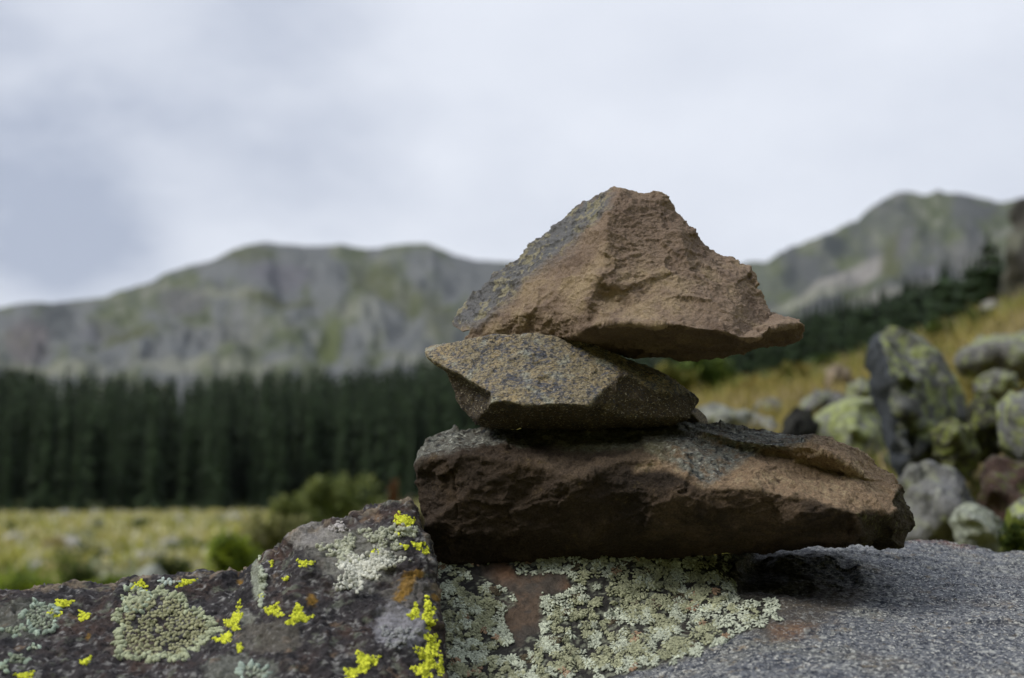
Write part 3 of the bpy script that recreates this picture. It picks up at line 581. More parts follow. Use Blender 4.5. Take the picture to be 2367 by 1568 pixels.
gz += fbm(q, .9, 3, seed=121)*.03*np.clip(Rr/3, .3, 1)+fbm(q, .12, 4, seed=122)*.16*sstep(3, 14, Rr)*sstep(900, 300, Rr)
nA, nR = len(az), len(rr); idx = np.arange(nA*nR).reshape(nA, nR); i2 = np.roll(idx, -1, 0)
Fq = np.stack([idx[:, :-1].ravel(), i2[:, :-1].ravel(), i2[:, 1:].ravel(), idx[:, 1:].ravel()], 1)
n1 = fbm(q, .25, 4, .6, seed=123); n2 = fbm(q, .9, 4, .6, seed=124); n3 = fbm(q, .06, 3, seed=125)
col = np.tile(np.array([.33, .31, .09]), (len(q), 1))
col = cmix(col, (.46, .43, .29), sstep(-.05, .3, n1+n2*.6)); col = cmix(col, (.09, .13, .025), sstep(-.02, .22, -n1+n3*.5+n2*.3)); col = cmix(col, (.33, .30, .25), sstep(.25, .45, n2+n3*.3)*.7); col = cmix(col, (.24, .20, .05), sstep(.1, .4, fbm(q, .4, 3, seed=126))*.6)
sfield = np.where(gy > .05, gx/np.maximum(gy, .05), 0); hill = sstep(s_of(900), s_of(1300), sfield)*sstep(30, 16, Rr)
col = cmix(col, (.19, .165, .07), hill*sstep(-.3, .3, n2)*.8); col = cmix(col, (.02, .03, .015), sstep(140, 165, Rr)*.95)
aft = sstep(.2, -.25, gy/np.maximum(Rr, .01)); col = cmix(col, (.035, .045, .02), aft*sstep(4, 14, Rr)*.95)  # added rear hill coloured dark to keep light off undersides
near = sstep(7, 2, Rr); col = cmix(col, (.08, .09, .03), near*.7*sstep(-.3, .2, n2))
g_ = mesh_obj('ground', np.stack([gx, gy, gz], 1), Fq, M_ground, None, col); tag(g_, kind='structure')
gB = BVHTree.FromPolygons([tuple(v) for v in np.stack([gx, gy, gz], 1)], [tuple(f) for f in Fq])
def gh(x, y):
    h, n, i, d = gB.ray_cast(Vector((x, y, 200)), Vector((0, 0, -1))); return h.z if h else float(height(np.array([x]), np.array([y]))[0])

# ------------------------------------------------------------------ mountains
def mountain(ridge, r0, r1, ybase, seed, patches, base, label):
    Xs = np.linspace(ridge[0][0], ridge[-1][0], 420); Yr = np.interp(Xs, [a for a, b in ridge], [b for a, b in ridge])
    T = np.concatenate([np.linspace(0, 1, 110), np.linspace(1.03, 1.9, 16)])
    XX, TT = np.meshgrid(Xs, T, indexing='ij'); YY = np.repeat(Yr[:, None], len(T), 1)
    t = np.minimum(TT, 1); Rm = r0+(r1-r0)*TT
    q2 = np.stack([XX.ravel()*.006, TT.ravel()*3, XX.ravel()*0+seed], 1)
    gul = fbm(np.stack([q2[:, 0]+q2[:, 1]*.25, q2[:, 1]*.6, q2[:, 2]], 1), 1.6, 4, .55, seed=seed, ridge=True).reshape(XX.shape); rel = fbm(q2, 1.3, 4, seed=seed+1).reshape(XX.shape)
    Yb = ybase+(YY-ybase)*(t**.85)
    slope = np.maximum(TT-1, 0)
    zr = -(Yb-1050)/F*Rm
    env = np.sin(np.pi*np.clip(t, 0, 1))**.6+.12
    gf = fbm(q2*np.array([3.2, .8, 1]), 1.8, 4, .6, seed=seed+6, ridge=True).reshape(XX.shape)
    zr = zr+(gul*3+rel*16+gf*2)*env*(TT < 1.01)+gf*(3.5 if seed == 141 else 1)*(TT > .97)
    Rm = Rm-(gul*14+gf*6+rel*60)*env*(TT < 1.01)
    zr = zr-slope*(r1-r0)*.5
    x = (XX-CX)/F*Rm; V = np.stack([x.ravel(), Rm.ravel(), zr.ravel()+1.2], 1)
    nA, nT = XX.shape; idx = np.arange(nA*nT).reshape(nA, nT)
    Fq = np.stack([idx[:-1, :-1].ravel(), idx[1:, :-1].ravel(), idx[1:, 1:].ravel(), idx[:-1, 1:].ravel()], 1)
    X_ = XX.ravel(); Y_ = Yb.ravel(); q = np.stack([X_, Y_, X_*0+seed*9], 1)
    n1 = fbm(q, .012, 4, .6, seed=seed+2); n2 = fbm(q, .03, 4, .65, seed=seed+3); n3 = fbm(q, .005, 3, seed=seed+4)
    col = np.tile(np.array(base), (len(V), 1))*(.72 if seed == 131 else .55)
    col = cmix(col, (.07, .085, .038), sstep(-.15, .3, n1+n3*.6)*.85); col = cmix(col, (.19, .19, .175), sstep(.0, .4, n2*.6+n1*.4+n3*.3)*.6); col = cmix(col, (.032, .040, .043), sstep(.12, .45, -n2*.7+n3*.3)*.6)
    for (cx, cy, rx, ry, rot, cc, am) in patches:
        dx, dy = X_-cx, Y_-cy; u = (dx*math.cos(rot)+dy*math.sin(rot))/rx; v = (-dx*math.sin(rot)+dy*math.cos(rot))/ry
        col = cmix(col, tuple(v*.6 for v in cc), sstep(1.25, .6, np.hypot(u, v)+n2*.45+n1*.3)*am)
    o = mesh_obj('mountain', V, Fq, M_far, None, col); tag(o, label, None, None, 'structure')
GRN = (.115, .125, .065); SCR = (.33, .315, .30); DRK = (.05, .058, .065); PAL = (.29, .30, .24); LIL = (.16, .155, .185)
mountain([(-900, 800), (-300, 740), (0, 712),(40,703),(70,700),(120,702),(170,695),(240,688),(262,676),(340,655),(375,632),(440,612),(490,600),(530,580),(570,565),(610,560),(650,566),(700,569),(740,568),(790,566),(820,572),(860,574),(900,566),(950,563),(985,562),(1010,572),(1050,590),(1100,602),(1150,605),(1180,606),(1220,610),(1300,618),(1400,635),(1550,690),(1800,760)],
 900, 2000, 960, 131, [(300,800,60,20,0,GRN,.8),(560,590,70,30,0,GRN,.6),(520,690,90,14,.0,PAL,.7),(640,705,90,14,.1,GRN,.8),(760,800,28,55,.3,(.125,.15,.055),.85),(830,740,60,18,0,PAL,.5),(90,860,140,16,0,PAL,.7),(500,850,190,14,0,PAL,.6),(120,740,50,60,0,DRK,.5),(420,700,60,40,.3,LIL,.6),(860,650,60,40,0,GRN,.6),(950,700,90,40,.2,GRN,.5),
  (860,740,40,60,.2,(.27,.28,.27),.5),(650,640,80,30,0,LIL,.6),(240,770,60,25,0,LIL,.5),(480,780,110,30,0,(.2,.205,.2),.5),(950,850,60,20,0,PAL,.6),(1020,760,40,50,0,GRN,.5),(60,800,60,50,0,(.17,.15,.155),.7),(560,750,50,50,0,(.23,.235,.23),.5)], (.155, .165, .17), 'grey-green mountain')
mountain([(1350,700),(1500,650),(1600,625),(1720,612),(1735,609),(1780,606),(1800,590),(1830,572),(1880,555),(1930,535),(1960,520),(1990,510),(2010,490),(2040,468),(2070,450),(2090,443),(2110,442),(2135,448),(2150,452),(2165,446),(2180,438),(2200,447),(2230,446),(2280,457),(2320,467),(2345,465),(2367,458),(2500,430),(2800,480),(3300,560)],
 1300, 2600, 880, 141, [(1990,630,95,20,-.55,SCR,.95),(2070,590,28,55,.25,GRN,.95),(1880,690,110,16,-.35,PAL,.9),(1930,665,80,9,-.35,SCR,.7),(1930,570,28,34,.3,DRK,.9),(1830,640,22,24,.3,DRK,.7),(2100,560,20,45,.5,LIL,.6),(2130,680,150,22,-.05,(.24,.24,.21),.9),(2250,600,80,40,0,(.2,.2,.19),.7),(2050,470,70,20,.2,DRK,.3),(1760,660,30,50,0,(.17,.19,.15),.7),(2060,510,60,40,0,(.14,.145,.15),.5),(2140,640,30,16,-.4,(.2,.2,.22),.7)], (.13, .138, .14), 'rocky mountain')

# ------------------------------------------------------------------ conifers
def conifer(seed, h=1.0, slim=.115, whorls=26):
    rn = random.Random(seed); V = []; Fc = []; C = []
    for w in range(whorls):
        f = w/whorls; z = h*(.08+.92*f); L_ = slim*h*(1-f)**.62*rn.uniform(.75, 1.15)+.006*h
        nb = 8
        for b in range(nb):
            a = b/nb*6.283+w*.9+rn.uniform(-.3, .3); l = L_*rn.uniform(.7, 1.2); wd = l*.5+.004*h; dz = -l*rn.uniform(.3, .7)
            ca, sa = math.cos(a), math.sin(a); k = len(V)
            V += [(0, 0, z+.012*h), (ca*l*.55-sa*wd*.5, sa*l*.55+ca*wd*.5, z+dz*.55), (ca*l, sa*l, z+dz), (ca*l*.55+sa*wd*.5, sa*l*.55-ca*wd*.5, z+dz*.55), (ca*l*.5, sa*l*.5, z+dz*.2-.02*h)]
            Fc += [(k, k+1, k+2), (k, k+2, k+3), (k+1, k+4, k+2), (k+4, k+3, k+2)]
            g = rn.uniform(.6, 1.4); C += [(.025*g, .045*g, .017*g)]*5
    k = len(V); V += [(0, 0, h*.9), (.012*h, 0, h*.95), (0, 0, h*1.03)]; Fc += [(k, k+1, k+2)]; C += [(.02, .035, .018)]*3
    return V, Fc, C
protos = []
for s in range(4):
    V, Fc, C = conifer(s, 1.0, [.17, .14, .19, .155][s]); r_ = empty('conifer', (0, -40, 0))
    cr = mesh_obj('crown', V, Fc, M_leaf, None, np.array(C), False); cr.parent = r_
    tv = []; 
    for z, rad in ((-.05, .016), (.5, .009), (.95, .002)):
        tv += [(rad*math.cos(a), rad*math.sin(a), z) for a in np.arange(6)*math.pi/3]
    tf = [(i*6+j, i*6+(j+1) % 6, i*6+6+(j+1) % 6, i*6+6+j) for i in range(2) for j in range(6)]
    tr = mesh_obj('trunk', tv, tf, M_bark, None, np.tile([.05, .04, .03], (18, 1))); tr.parent = r_
    protos.append((r_, cr, tr))
used = set()
def plant(x, y, h, label, group, w=1.0, lean=0):
    s = random.randrange(4); r_, cr, tr = protos[s]
    if s not in used: used.add(s); o = r_
    else:
        o = r_.copy(); sc.collection.objects.link(o)
        for c in (cr, tr):
            k = c.copy(); sc.collection.objects.link(k); k.parent = o
    o.location = (x, y, gh(x, y)-.02*h); o.scale = (h*w, h*w, h); o.rotation_euler = (0, lean, random.uniform(0, 6.28) if not lean else 0)
    tag(o, label, 'conifer', group); return o
LW = 'slender dark conifer in the dense wood between the meadow and the left mountain'; LG = 'conifers of the wood beyond the meadow'
topY = lambda X: np.interp(X, [-300, 0, 60, 110, 180, 260, 330, 420, 520, 640, 760, 860, 960, 1060, 1300, 1700], [828, 838, 848, 864, 864, 858, 864, 870, 858, 852, 848, 842, 828, 812, 790, 760])
# back rows set the skyline, front rows the wood's edge
for row, (r_, n) in enumerate([(165, 58), (192, 46), (222, 42), (255, 62)]):
    for i in range(n):
        X = -120+(1750+120)*(i+random.uniform(.15, .85))/n
        if 1080 < X < 1480 and row < 3: continue
        x = (X-CX)/F*r_; y = r_+random.uniform(-7, 7); g0 = gh(x, y)
        ztop = 1.2+(1050-topY(X)-random.uniform(-26, 30))/F*y
        H = ztop-g0 if row == 3 else random.uniform(.62, .96)*(ztop-g0)
        plant(x, y, H, LW, LG, random.uniform(.6, 1.45)*.62)
for (X, Yt, r_, w) in [(2296, 528, 38, 1.7), (2192, 612, 50, 1.5), (2244, 618, 46, 1.6)]:
    x = (X-CX)/F*r_; g0 = gh(x, r_); lb_ = {2296: 'tallest dark conifer on the right, beside the rock outcrop', 2192: 'narrow conifer left of the tallest one on the right slope', 2244: 'short bushy conifer between the two taller ones on the right slope'}[X]
    plant(x, r_, 1.2+(1050-Yt)/F*r_-g0, lb_, None, w)
rt = lambda X: np.interp(X, [1500, 1700, 1800, 1900, 2000, 2100, 2200, 2330, 2500], [765, 735, 720, 700, 678, 646, 610, 572, 530])
for row, (r_, n) in enumerate([(70, 22), (84, 24), (100, 24)]):
    for i in range(n):
        X = 1560+(2480-1560)*(i+random.uniform(.1, .9))/n; y = r_+random.uniform(-5, 5); x = (X-CX)/F*y
        Yt = rt(X)+random.uniform(-16, 12)+(2-row)*22
        plant(x, y, 1.2+(1050-Yt)/F*y-gh(x, y), 'dark conifer in the wood behind the grassy slope on the right', 'conifers of the wood on the right slope', random.uniform(.9, 1.3))
# the depth of the wood: one mass
V, Fc, C = conifer(11, 1.0, .19, 14); V = np.array(V); Fc = np.array(Fc); C = np.array(C); VV = []; FF = []; CC = []; k = 0
for i in range(2900):
    if i < 2000:
        y = random.uniform(172, 262); X = random.uniform(-500, 1900); top = topY(X)+random.uniform(-8, 12)
    else:
        y = random.uniform(78, 130); X = random.uniform(1560, 2560); top = rt(X)+2
    x = (X-CX)/F*y; z = gh(x, y)-.3; H = (1.2+(1050-top)/F*y-z)*random.uniform(.8, 1.02); a = random.random()*6.28; R2 = np.array([[math.cos(a), -math.sin(a)], [math.sin(a), math.cos(a)]])
    v = V.copy(); v[:, :2] = v[:, :2]@R2*H*(.62 if i < 2000 else .85); v[:, 2] = v[:, 2]*H+z; v[:, 0] += x; v[:, 1] += y
    VV.append(v); FF.append(Fc+k); CC.append(C*random.uniform(.6, 1.1)); k += len(V)
tag(mesh_obj('forest', np.vstack(VV), np.vstack(FF), M_leaf, None, np.vstack(CC), False), 'dark depth of the conifer wood behind its edge trees', 'forest', None, 'stuff')

# ------------------------------------------------------------------ boulders of the right slope and meadow
def boulder(d0, outline, label, base, lich, seed, front=-14, back=18, voxel=.007, extra=None, grp='boulders on the right slope', pal=(.32, .34, .26), lam=.5, sc_=.01, name='boulder', bare=None):
    cx = sum(p[0] for p in outline)/len(outline); cy = sum(p[1] for p in outline)/len(outline)
    rj = random.Random(seed+77); rad = max(math.hypot(p[0]-cx, p[1]-cy) for p in outline); k = max(.2, rad*d0/F/.13)
    if not bare:
        o2 = []
        for i, p in enumerate(outline):
            q = outline[(i+1) % len(outline)]; f = rj.uniform(.35, .65); j = rad*.055
            o2 += [(p[0]+rj.uniform(-j, j), p[1]+rj.uniform(-j, j)), (p[0]+(q[0]-p[0])*f+rj.uniform(-j, j), p[1]+(q[1]-p[1])*f+rj.uniform(-j, j))]
        outline = o2
    o3 = [(x, y, 0) for x, y in outline]; rs = random.Random(seed); inn = [(cx+(x-cx)*rs.uniform(.2, .65), cy+(y-cy)*rs.uniform(.2, .65)+4, front*k*rs.uniform(.45, 1.15)) for x, y in outline[::max(2, len(outline)//4)]]
    bm = bmesh.new(); piece(bm, d0, o3, extra or [inn+[inn[0]]] if False else [[p] for p in inn]+(extra or []), back*k, .75, 6, sc_)
    me = remesh(bm, voxel*k, 1); V, Nn = verts(me); X, Y = proj(V); s = 1/k
    V += Nn*((facets(V, 8*s, .010 if bare else .014, seed, tilt=1.5)+facets(V, 24*s, .006, seed+1)+fbm(V, 3*s, 2, seed=seed+1)*.004+fbm(V, 40*s, 3, .6, seed=seed+2)*.006)*k)[:, None]
    n1 = fbm(V, 12*s, 4, .65, seed=seed+3); n2 = fbm(V, 35*s, 3, .6, seed=seed+4)
    col = np.tile(np.array(base), (len(V), 1)); col = cmix(col, np.array(base)*.45, sstep(0, .4, -n1+n2*.3)); col = cmix(col, pal, sstep(.0, .3, n2+n1*.5)*lam)
    col = cmix(col, lich[0], sstep(lich[1]-.04, lich[1]+.12, fbm(V, 34*s, 4, .75, seed=seed+5)+n2*.3+n1*.25)*.8)
    if bare: col = cmix(col, (.05, .058, .07), soft(X+n2*5, Y, bare, 5))
    o = finish(name, me, V, col, M_bld); tag(o, label, 'boulder', grp); return o
LY = (.31, .36, .12); GY = (.17, .175, .18)
A_ = boulder(2.4, [(2000,790),(2021,764),(2090,778),(2157,806),(2228,885),(2250,935),(2244,1036),(2262,1071),(2157,1130),(2085,1130),(2066,1053),(2042,983),(2015,913),(2000,854)], 'tall upright slab boulder with smooth dark left side and yellow-green lichen', (.13, .135, .13), (LY, .05), 201,
   extra=[[(2045,790,-12),(2062,880,-20),(2080,960,-22),(2100,1050,-20)]], front=-12, bare=[(1990,740),(2030,760),(2050,830),(2062,880),(2080,960),(2110,1080),(2060,1130),(1980,900)])
boulder(2.0, [(2085,1120),(2105,1092),(2150,1078),(2190,1080),(2232,1108),(2262,1160),(2262,1230),(2240,1290),(2100,1300),(2080,1220)], 'rounded grey boulder below the tall upright slab', (.18, .185, .19), (LY, .3), 211)
boulder(2.8, [(1878,985),(1905,955),(1960,935),(2025,932),(2050,990),(2085,1060),(2090,1120),(1990,1130),(1890,1060)], 'pale boulder covered in yellow-green lichen left of the tall slab', (.22, .23, .21), (LY, -.12), 221, lam=.8)
boulder(3.4, [(1838,940),(1862,912),(1900,902),(1945,912),(1978,938),(1985,975),(1930,1010),(1850,1000)], 'grey-purple boulder with a lichened left shoulder, behind the pale one', (.14, .135, .15), ((.26, .31, .13), .1), 231)
boulder(2.7, [(1800,1010),(1812,968),(1838,942),(1868,945),(1892,985),(1888,1040),(1820,1050)], 'small near-black rock in front of the grey-purple boulder', (.02, .02, .018), ((.04, .045, .02), .35), 241, lam=.05)
boulder(3.1, [(1610,950),(1640,932),(1700,942),(1740,958),(1720,1010),(1630,1010)], 'low pale rock just right of the middle stone', (.26, .27, .25), (LY, .25), 251, lam=.8)
boulder(3.2, [(1700,975),(1745,957),(1790,968),(1815,995),(1790,1030),(1710,1025)], 'low whitish rock between the grass and the black rock', (.32, .32, .31), ((.3, .35, .15), .3), 256, lam=.8)
boulder(2.1, [(2300,930),(2330,895),(2400,890),(2520,930),(2560,1050),(2480,1130),(2350,1110),(2310,1030)], 'lichened grey boulder cut by the right edge of the photo, mid height', (.16, .165, .17), (LY, .08), 261)
boulder(1.9, [(2255,1095),(2300,1060),(2390,1080),(2450,1150),(2420,1260),(2300,1260),(2260,1180)], 'dark reddish rock low down at the right edge', (.06, .035, .028), ((.10, .13, .02), .15), 266, lam=.15)
boulder(3.6, [(2212,830),(2235,795),(2290,770),(2360,758),(2450,770),(2480,840),(2400,880),(2280,870),(2225,860)], 'flat grey lichened boulder above the tall slab, near the right edge', (.17, .17, .165), ((.28, .33, .12), .08), 271)
boulder(2.3, [(2225,1000),(2240,935),(2262,900),(2300,905),(2330,950),(2330,1040),(2280,1075),(2235,1060)], 'dark mossy rock standing in for the shaded crevice right of the tall slab', (.05, .05, .035), ((.17, .20, .04), .05), 276, lam=.25)  # dark rock added in place of a black shaded gap
boulder(5.2, [(1902,880),(1915,852),(1942,840),(1970,855),(1985,885),(1975,915),(1910,915)], 'small tan stone in the dry grass left of the tall slab', (.27, .21, .15), ((.33, .30, .2), .2), 281, lam=.4)
boulder(1.75, [(2195,1200),(2215,1165),(2255,1155),(2300,1180),(2325,1225),(2310,1300),(2210,1300)], 'pale grey-green lichened rock just above the granite edge', (.25, .27, .24), ((.33, .37, .3), .0), 286, lam=.8)
boulder(11, [(2262,722),(2272,700),(2300,692),(2322,704),(2330,740),(2270,745)], 'pale stone on the grassy crest below the rock outcrop', (.27, .26, .25), ((.3, .3, .25), .2), 291, lam=.6)
boulder(16, [(2322,760),(2326,650),(2338,560),(2355,500),(2380,470),(2450,440),(2560,480),(2620,600),(2600,780)], 'craggy dark rock outcrop rising at the right edge behind the crest', (.045, .043, .04), ((.09, .085, .07), .1), 296, lam=.35, grp=None)
boulder(9, [(285,1375),(318,1325),(345,1300),(360,1302),(385,1345),(395,1380),(330,1400)], 'pale pointed boulder in the meadow just behind the lichened foreground boulder', (.27, .29, .27), ((.33, .35, .3), .1), 301, lam=.6, grp=None)
boulder(6, [(2080,830),(2110,812),(2150,815),(2160,840),(2120,860)], 'small brown stone in grass above the tall slab', (.2, .16, .12), ((.3, .3, .2), .2), 306, lam=.4)

boulder(2.9, [(2250,905),(2262,868),(2300,850),(2345,862),(2352,900),(2310,935),(2265,930)], 'angular grey rock under the flat boulder near the right edge', (.15, .15, .15), (LY, .05), 601, lam=.6)
boulder(3.1, [(1955,925),(1962,885),(1992,868),(2025,890),(2040,940),(2010,975),(1965,965)], 'grey rock peeking out behind the left foot of the tall slab', (.2, .2, .19), (LY, .0), 607, lam=.7)
boulder(4.2, [(1738,950),(1752,922),(1790,915),(1815,935),(1822,965),(1780,980)], 'little grey stone in the yellow grass behind the whitish rock', (.2, .19, .17), (LY, .2), 613, lam=.5)
boulder(2.2, [(2150,1000),(2190,960),(2235,985),(2262,1050),(2240,1110),(2180,1110)], 'mossy broken rock leaning on the right foot of the tall slab', (.11, .11, .08), ((.22, .26, .06), -.02), 619, lam=.4)
boulder(1.8, [(2325,1200),(2350,1150),(2400,1140),(2450,1200),(2440,1290),(2330,1290)], 'grey lichened rock in the lower right corner above the granite edge', (.15, .155, .15), (LY, .0), 625, lam=.6)
rj = random.Random(99)
for i in range(30):
    X_, Y_, rd = rj.uniform(1620, 2400), rj.uniform(960, 1225), rj.uniform(20, 44)
    if i > 21: X_, Y_, rd = rj.uniform(1950, 2400), rj.uniform(800, 960), rj.uniform(12, 24)
    h_, _, _, _ = gB.ray_cast(CAM, D3(X_, Y_+rd*.25).normalized())
    if h_ is None or h_.y > 9 or h_.y < 1.3: continue
    m_ = rj.randint(5, 7); a0 = rj.random()*6
    pol = [(X_+math.cos(a0+6.283*j/m_)*rd*rj.uniform(.8, 1.25), Y_+math.sin(a0+6.283*j/m_)*rd*rj.uniform(.6, .95)) for j in range(m_)]
    g = rj.uniform(.10, .24); kk = rd/70
    boulder(h_.y, pol, 'small angular rock among the big lichened boulders of the right slope', (g, g*.98, g*.93), (LY, rj.uniform(-.05, .25)), 500+i*7, lam=.6, grp='small rocks between the boulders')
# ------------------------------------------------------------------ grass, shrubs, ground cover
def blades(pts, name):
    """pts rows: x, y, z, height, width, colour(3)"""
    n = len(pts); p = pts; a = rng.random(n)*6.283; le = rng.normal(0, .35, (n, 2))*p[:, 3:4]
    w = p[:, 4]; dx = np.cos(a)*w; dy = np.sin(a)*w
    b = p[:, :3]; v = np.stack([b+np.stack([-dx, -dy, -p[:, 3]*.05], 1), b+np.stack([dx, dy, -p[:, 3]*.05], 1),
        b+np.stack([le[:, 0]*.35+dx*.8, le[:, 1]*.35+dy*.8, p[:, 3]*.55], 1), b+np.stack([le[:, 0]*.35-dx*.8, le[:, 1]*.35-dy*.8, p[:, 3]*.55], 1), b+np.stack([le[:, 0], le[:, 1], p[:, 3]], 1)], 1).reshape(-1, 3)
    k = np.arange(n)*5; f = np.concatenate([np.stack([k, k+1, k+2], 1), np.stack([k, k+2, k+3], 1), np.stack([k+3, k+2, k+4], 1)])
    return mesh_obj(name, v, f, M_leaf, None, np.repeat(p[:, 5:8], 5, 0), False)
def scatter(n, Xr, rr_, hfun, cols, wid, thr=None, seed=0):
    X = rng.uniform(*Xr, n); r = np.exp(rng.uniform(math.log(rr_[0]), math.log(rr_[1]), n)); x = (X-CX)/F*r; q = np.stack([x, r, x*0], 1)
    z = np.array([gh(a, b) for a, b in zip(x, r)])
    m = fbm(q, 1.2, 3, seed=seed); m2 = fbm(q, .5, 2, seed=seed+1); keep = m > (thr if thr is not None else -9)
    c = np.array(cols[0])*np.ones((n, 1)); c = cmix(c, cols[1], sstep(-.2, .2, m2+rng.normal(0, .12, n))); c = cmix(c, cols[2], sstep(.1, .4, m+rng.normal(0, .15, n)))
    c *= rng.uniform(.7, 1.3, (n, 1)); h = hfun(r)*rng.uniform(.5, 1.3, n)
    return np.column_stack([x, r, z, h, h*wid, c])[keep]
g1 = scatter(26000, (1180, 2700), (2.2, 16), lambda r: .055+.012*r, [(.31, .26, .08), (.20, .22, .05), (.38, .31, .17)], .05, -.25, 311)
g2 = scatter(9000, (1500, 2700), (1.2, 4), lambda r: .04+.01*r, [(.10, .13, .03), (.16, .18, .03), (.28, .22, .08)], .06, 0, 315)
tag(blades(np.vstack([g1, g2]), 'grass'), 'dry yellow and tan grass on the right slope', 'grass', None, 'stuff')
g3 = scatter(9000, (-200, 1150), (7, 26), lambda r: .05+.006*r, [(.13, .19, .025), (.24, .26, .05), (.33, .31, .13)], .09, -.2, 321)
g4 = scatter(12000, (-200, 1150), (24, 155), lambda r: .12+.003*r, [(.33, .33, .07), (.42, .38, .16), (.56, .54, .42)], .3, -.1, 325)
tag(blades(np.vstack([g3, g4]), 'ground_cover'), 'pale grass and low plants covering the left meadow', 'ground cover', None, 'stuff')

def shrub(X, Yt, Yb, wpx, r, label, cols, n=2600, leaf=.02, bumps=7, name='shrub', group=None):
    x0 = (X-CX)/F*r; zb = 1.2+(1050-Yb)/F*r; H = (Yb-Yt)/F*r; Wd = wpx/F*r/2; e = empty(name, (x0, r, zb)); rn = np.random.default_rng(abs(int(X*7))+5)
    cs = [(rn.uniform(-.75, .75)*Wd, rn.uniform(-.6, .6)*Wd, H*rn.uniform(.25, .62), rn.uniform(.35, .5)) for _ in range(bumps)]+[(0, 0, H*.62, .38)]
    P_ = []
    for i in range(n):
        c = cs[rn.integers(len(cs))]; u = rn.normal(size=3); u /= np.linalg.norm(u); q = rn.random()**.4
        P_.append((c[0]+u[0]*q*Wd*c[3], c[1]+u[1]*q*Wd*c[3], max(.02*H, c[2]+u[2]*q*H*c[3])))
    P_ = np.array(P_); a = rn.random(n)*6.283; b = rn.normal(0, .6, n); l = leaf*rn.uniform(.6, 1.4, n)
    d = np.stack([np.cos(a)*np.cos(b), np.sin(a)*np.cos(b), np.sin(b)+.4], 1)*l[:, None]; s_ = np.stack([-np.sin(a), np.cos(a), a*0], 1)*l[:, None]*.4
    v = np.stack([P_, P_+d*.5+s_, P_+d, P_+d*.5-s_], 1).reshape(-1, 3); k = np.arange(n)*4; f = np.stack([k, k+1, k+2, k+3], 1)
    t = perlin(P_/max(Wd, .01)*2.2); c = cmix(np.tile(np.array(cols[0]), (n, 1)), cols[1], sstep(-.15, .3, t+rn.normal(0, .15, n)))*rn.uniform(.7, 1.3, (n, 1))
    o = mesh_obj('foliage', v, f, M_leaf, None, np.repeat(c, 4, 0), False); o.parent = e
    V = []; Fc = []
    for c_ in cs:
        k = len(V); w = Wd*.02+.003
        for t_, rad in ((0, 1), (1, .3)):
            for j in range(4): V.append((c_[0]*t_+w*rad*math.cos(j*1.57), c_[1]*t_+w*rad*math.sin(j*1.57), c_[2]*t_-.05*H*(1-t_)))
        Fc += [(k+j, k+(j+1) % 4, k+4+(j+1) % 4, k+4+j) for j in range(4)]
    o = mesh_obj('stem', V, Fc, M_bark, None, np.tile([.07, .05, .035], (len(V), 1))); o.parent = e
    tag(e, label, 'shrub', group); return e
OL = [(.11, .14, .04), (.22, .25, .08)]; BR = [(.10, .15, .02), (.30, .38, .04)]
shrub(795, 1095, 1240, 190, 14, 'tall olive shrub before the wood, above the lichened boulder peak', OL, 3800, .045)
shrub(690, 1140, 1260, 130, 13, 'lower olive shrub left of the tall one', OL, 2200, .045)
shrub(640, 1190, 1320, 150, 11.5, 'dull green scrub spilling down below the olive shrubs', [(.14, .15, .05), (.27, .27, .12)], 2200, .04)
shrub(545, 1232, 1350, 150, 8.5, 'bright green bush touching the foreground boulder rim', BR, 2600, .03)
shrub(410, 1275, 1370, 80, 10, 'dark green clump beside the pale pointed boulder', [(.03, .05, .02), (.07, .10, .03)], 1100, .03)
shrub(190, 1300, 1375, 110, 11, 'small dark bush on the left above the boulder rim', [(.04, .06, .015), (.12, .16, .03)], 1100, .03)
shrub(70, 1330, 1385, 170, 9, 'low bright green plants at the left edge', BR, 1500, .03)
shrub(265, 1335, 1385, 120, 9.5, 'low yellow-green plants left of the pale pointed boulder', BR, 1300, .03)
shrub(1625, 822, 925, 130, 9, 'green bush seen just right of the middle stone', [(.06, .10, .02), (.20, .26, .06)], 2600, .035)
shrub(1560, 850, 925, 110, 8, 'yellowish bush directly behind the middle stone', [(.12, .13, .03), (.28, .24, .06)], 1600, .03)
shrub(1745, 880, 960, 140, 7.5, 'ochre tuft of dry plants over the low whitish rock', [(.22, .17, .04), (.34, .27, .08)], 1800, .03)
shrub(1835, 845, 920, 90, 8.5, 'green and ochre tuft behind the black rock', [(.12, .15, .03), (.30, .24, .08)], 1300, .03)
shrub(2350, 1215, 1300, 120, 1.5, 'small leafy plant at the right rim of the granite boulder', [(.07, .10, .03), (.24, .28, .06)], 500, .012)
shrub(915, 1105, 1200, 22, 12, 'rust-brown upright plant stalk left of the stack', [(.20, .10, .05), (.26, .14, .07)], 500, .03, 2)
shrub(950, 1150, 1250, 80, 12, 'tan dry brush left of the bottom stone', [(.20, .16, .12), (.30, .25, .17)], 1200, .035)

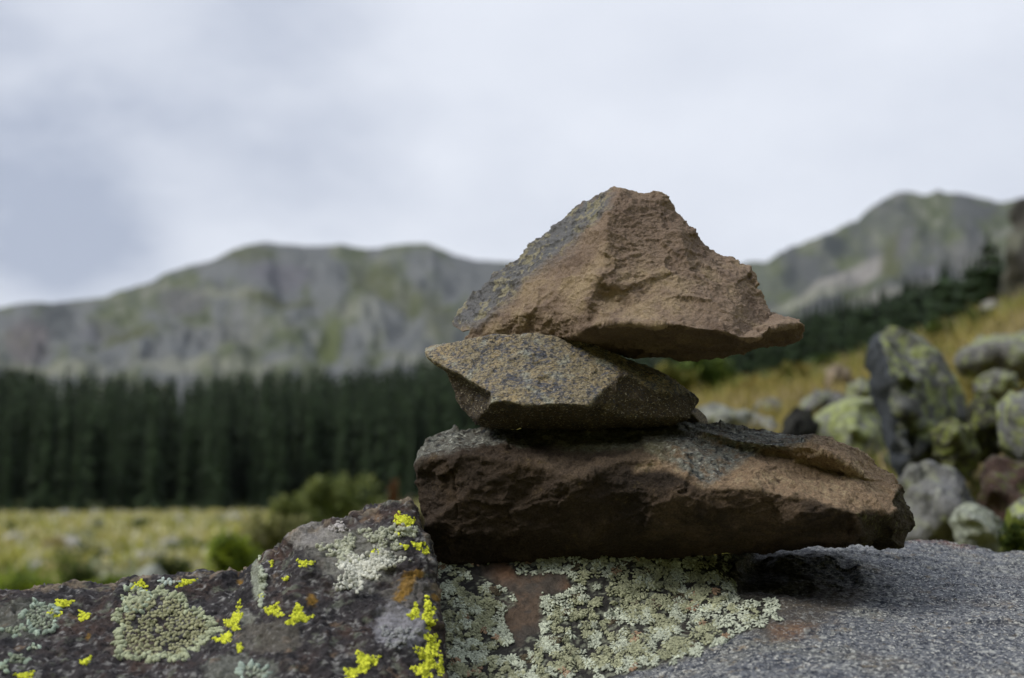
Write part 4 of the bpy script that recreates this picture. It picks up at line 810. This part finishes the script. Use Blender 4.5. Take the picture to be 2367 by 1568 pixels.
for (X_, Yb_, w_, h_, r_) in [(1700, 925, 60, 30, 9), (1905, 858, 70, 34, 11), (2060, 800, 60, 34, 10), (2175, 790, 80, 36, 8), (2290, 748, 70, 30, 9), (1990, 870, 50, 28, 8)]:
    shrub(X_, Yb_-h_, Yb_+6, w_, r_, 'low green clump growing in the dry grass of the right slope', [(.07, .10, .025), (.17, .22, .05)], 700, .03, 4, group='green clumps of the right slope')
rb = random.Random(3)
for i in range(26):
    X_ = rb.uniform(-60, 930); r_ = math.exp(rb.uniform(math.log(16), math.log(90))); z_ = gh((X_-CX)/F*r_, r_); Yb_ = 1050-(z_-1.2)/r_*F
    pale = i % 3
    shrub(X_, Yb_-rb.uniform(.25, .5)/r_*F, Yb_+4, rb.uniform(.6, 1.4)/r_*F, r_, ['low pale grey-green shrub out on the left meadow', 'low straw-coloured clump out on the left meadow', 'low dark green clump out on the left meadow'][pale],
          [[(.26, .28, .18), (.42, .44, .32)], [(.34, .29, .12), (.48, .42, .2)], [(.05, .08, .02), (.10, .15, .03)]][pale], 420, .05+r_*.0008, 4, group=['pale shrubs of the meadow', 'straw clumps of the meadow', 'dark clumps of the meadow'][pale])
# meadow stones and dark tufts, each its own thing
rn = random.Random(5)
for i in range(34):
    X = rn.uniform(-40, 900); r = math.exp(rn.uniform(math.log(22), math.log(140))); x = (X-CX)/F*r; z = gh(x, r); s = rn.uniform(.16, .5)*(.6+r/90)
    bm = bmesh.new(); bmesh.ops.create_icosphere(bm, subdivisions=2, radius=1)
    V = np.array([v.co for v in bm.verts]); V *= (1+fbm(V, 1.3, 3, seed=400+i)*.5)[:, None]; V *= np.array([s, s*.8, s*.6]); V[:, 2] += s*.15
    Fc = np.array([[v.index for v in f.verts] for f in bm.faces]); bm.free(); g = rn.uniform(.2, .34)
    o = mesh_obj('meadow_stone', V, Fc, M_ground, None, np.tile([g, g*.98, g*.9], (len(V), 1)), False); o.location = (x, r, z)
    tag(o, 'pale stone lying in the grass of the left meadow', 'stone', 'pale stones scattered over the meadow')

# ------------------------------------------------------------------ air
bm = bmesh.new(); bmesh.ops.create_cube(bm, size=1); me = bpy.data.meshes.new('haze'); bm.to_mesh(me); bm.free()
hz = bpy.data.objects.new('haze', me); sc.collection.objects.link(hz); hz.scale = (9400, 9400, 620); hz.location = (0, 0, 270)
hm_ = bpy.data.materials.new('air'); hm_.use_nodes = True; n = hm_.node_tree.nodes; n.remove(n['Principled BSDF'])
pv = n.new('ShaderNodeVolumePrincipled'); pv.inputs['Color'].default_value = (.85, .92, 1, 1); pv.inputs['Density'].default_value = 3e-5
hm_.node_tree.links.new(pv.outputs[0], n['Material Output'].inputs['Volume']); me.materials.append(hm_); tag(hz, 'thin air haze', 'haze', None, 'stuff')
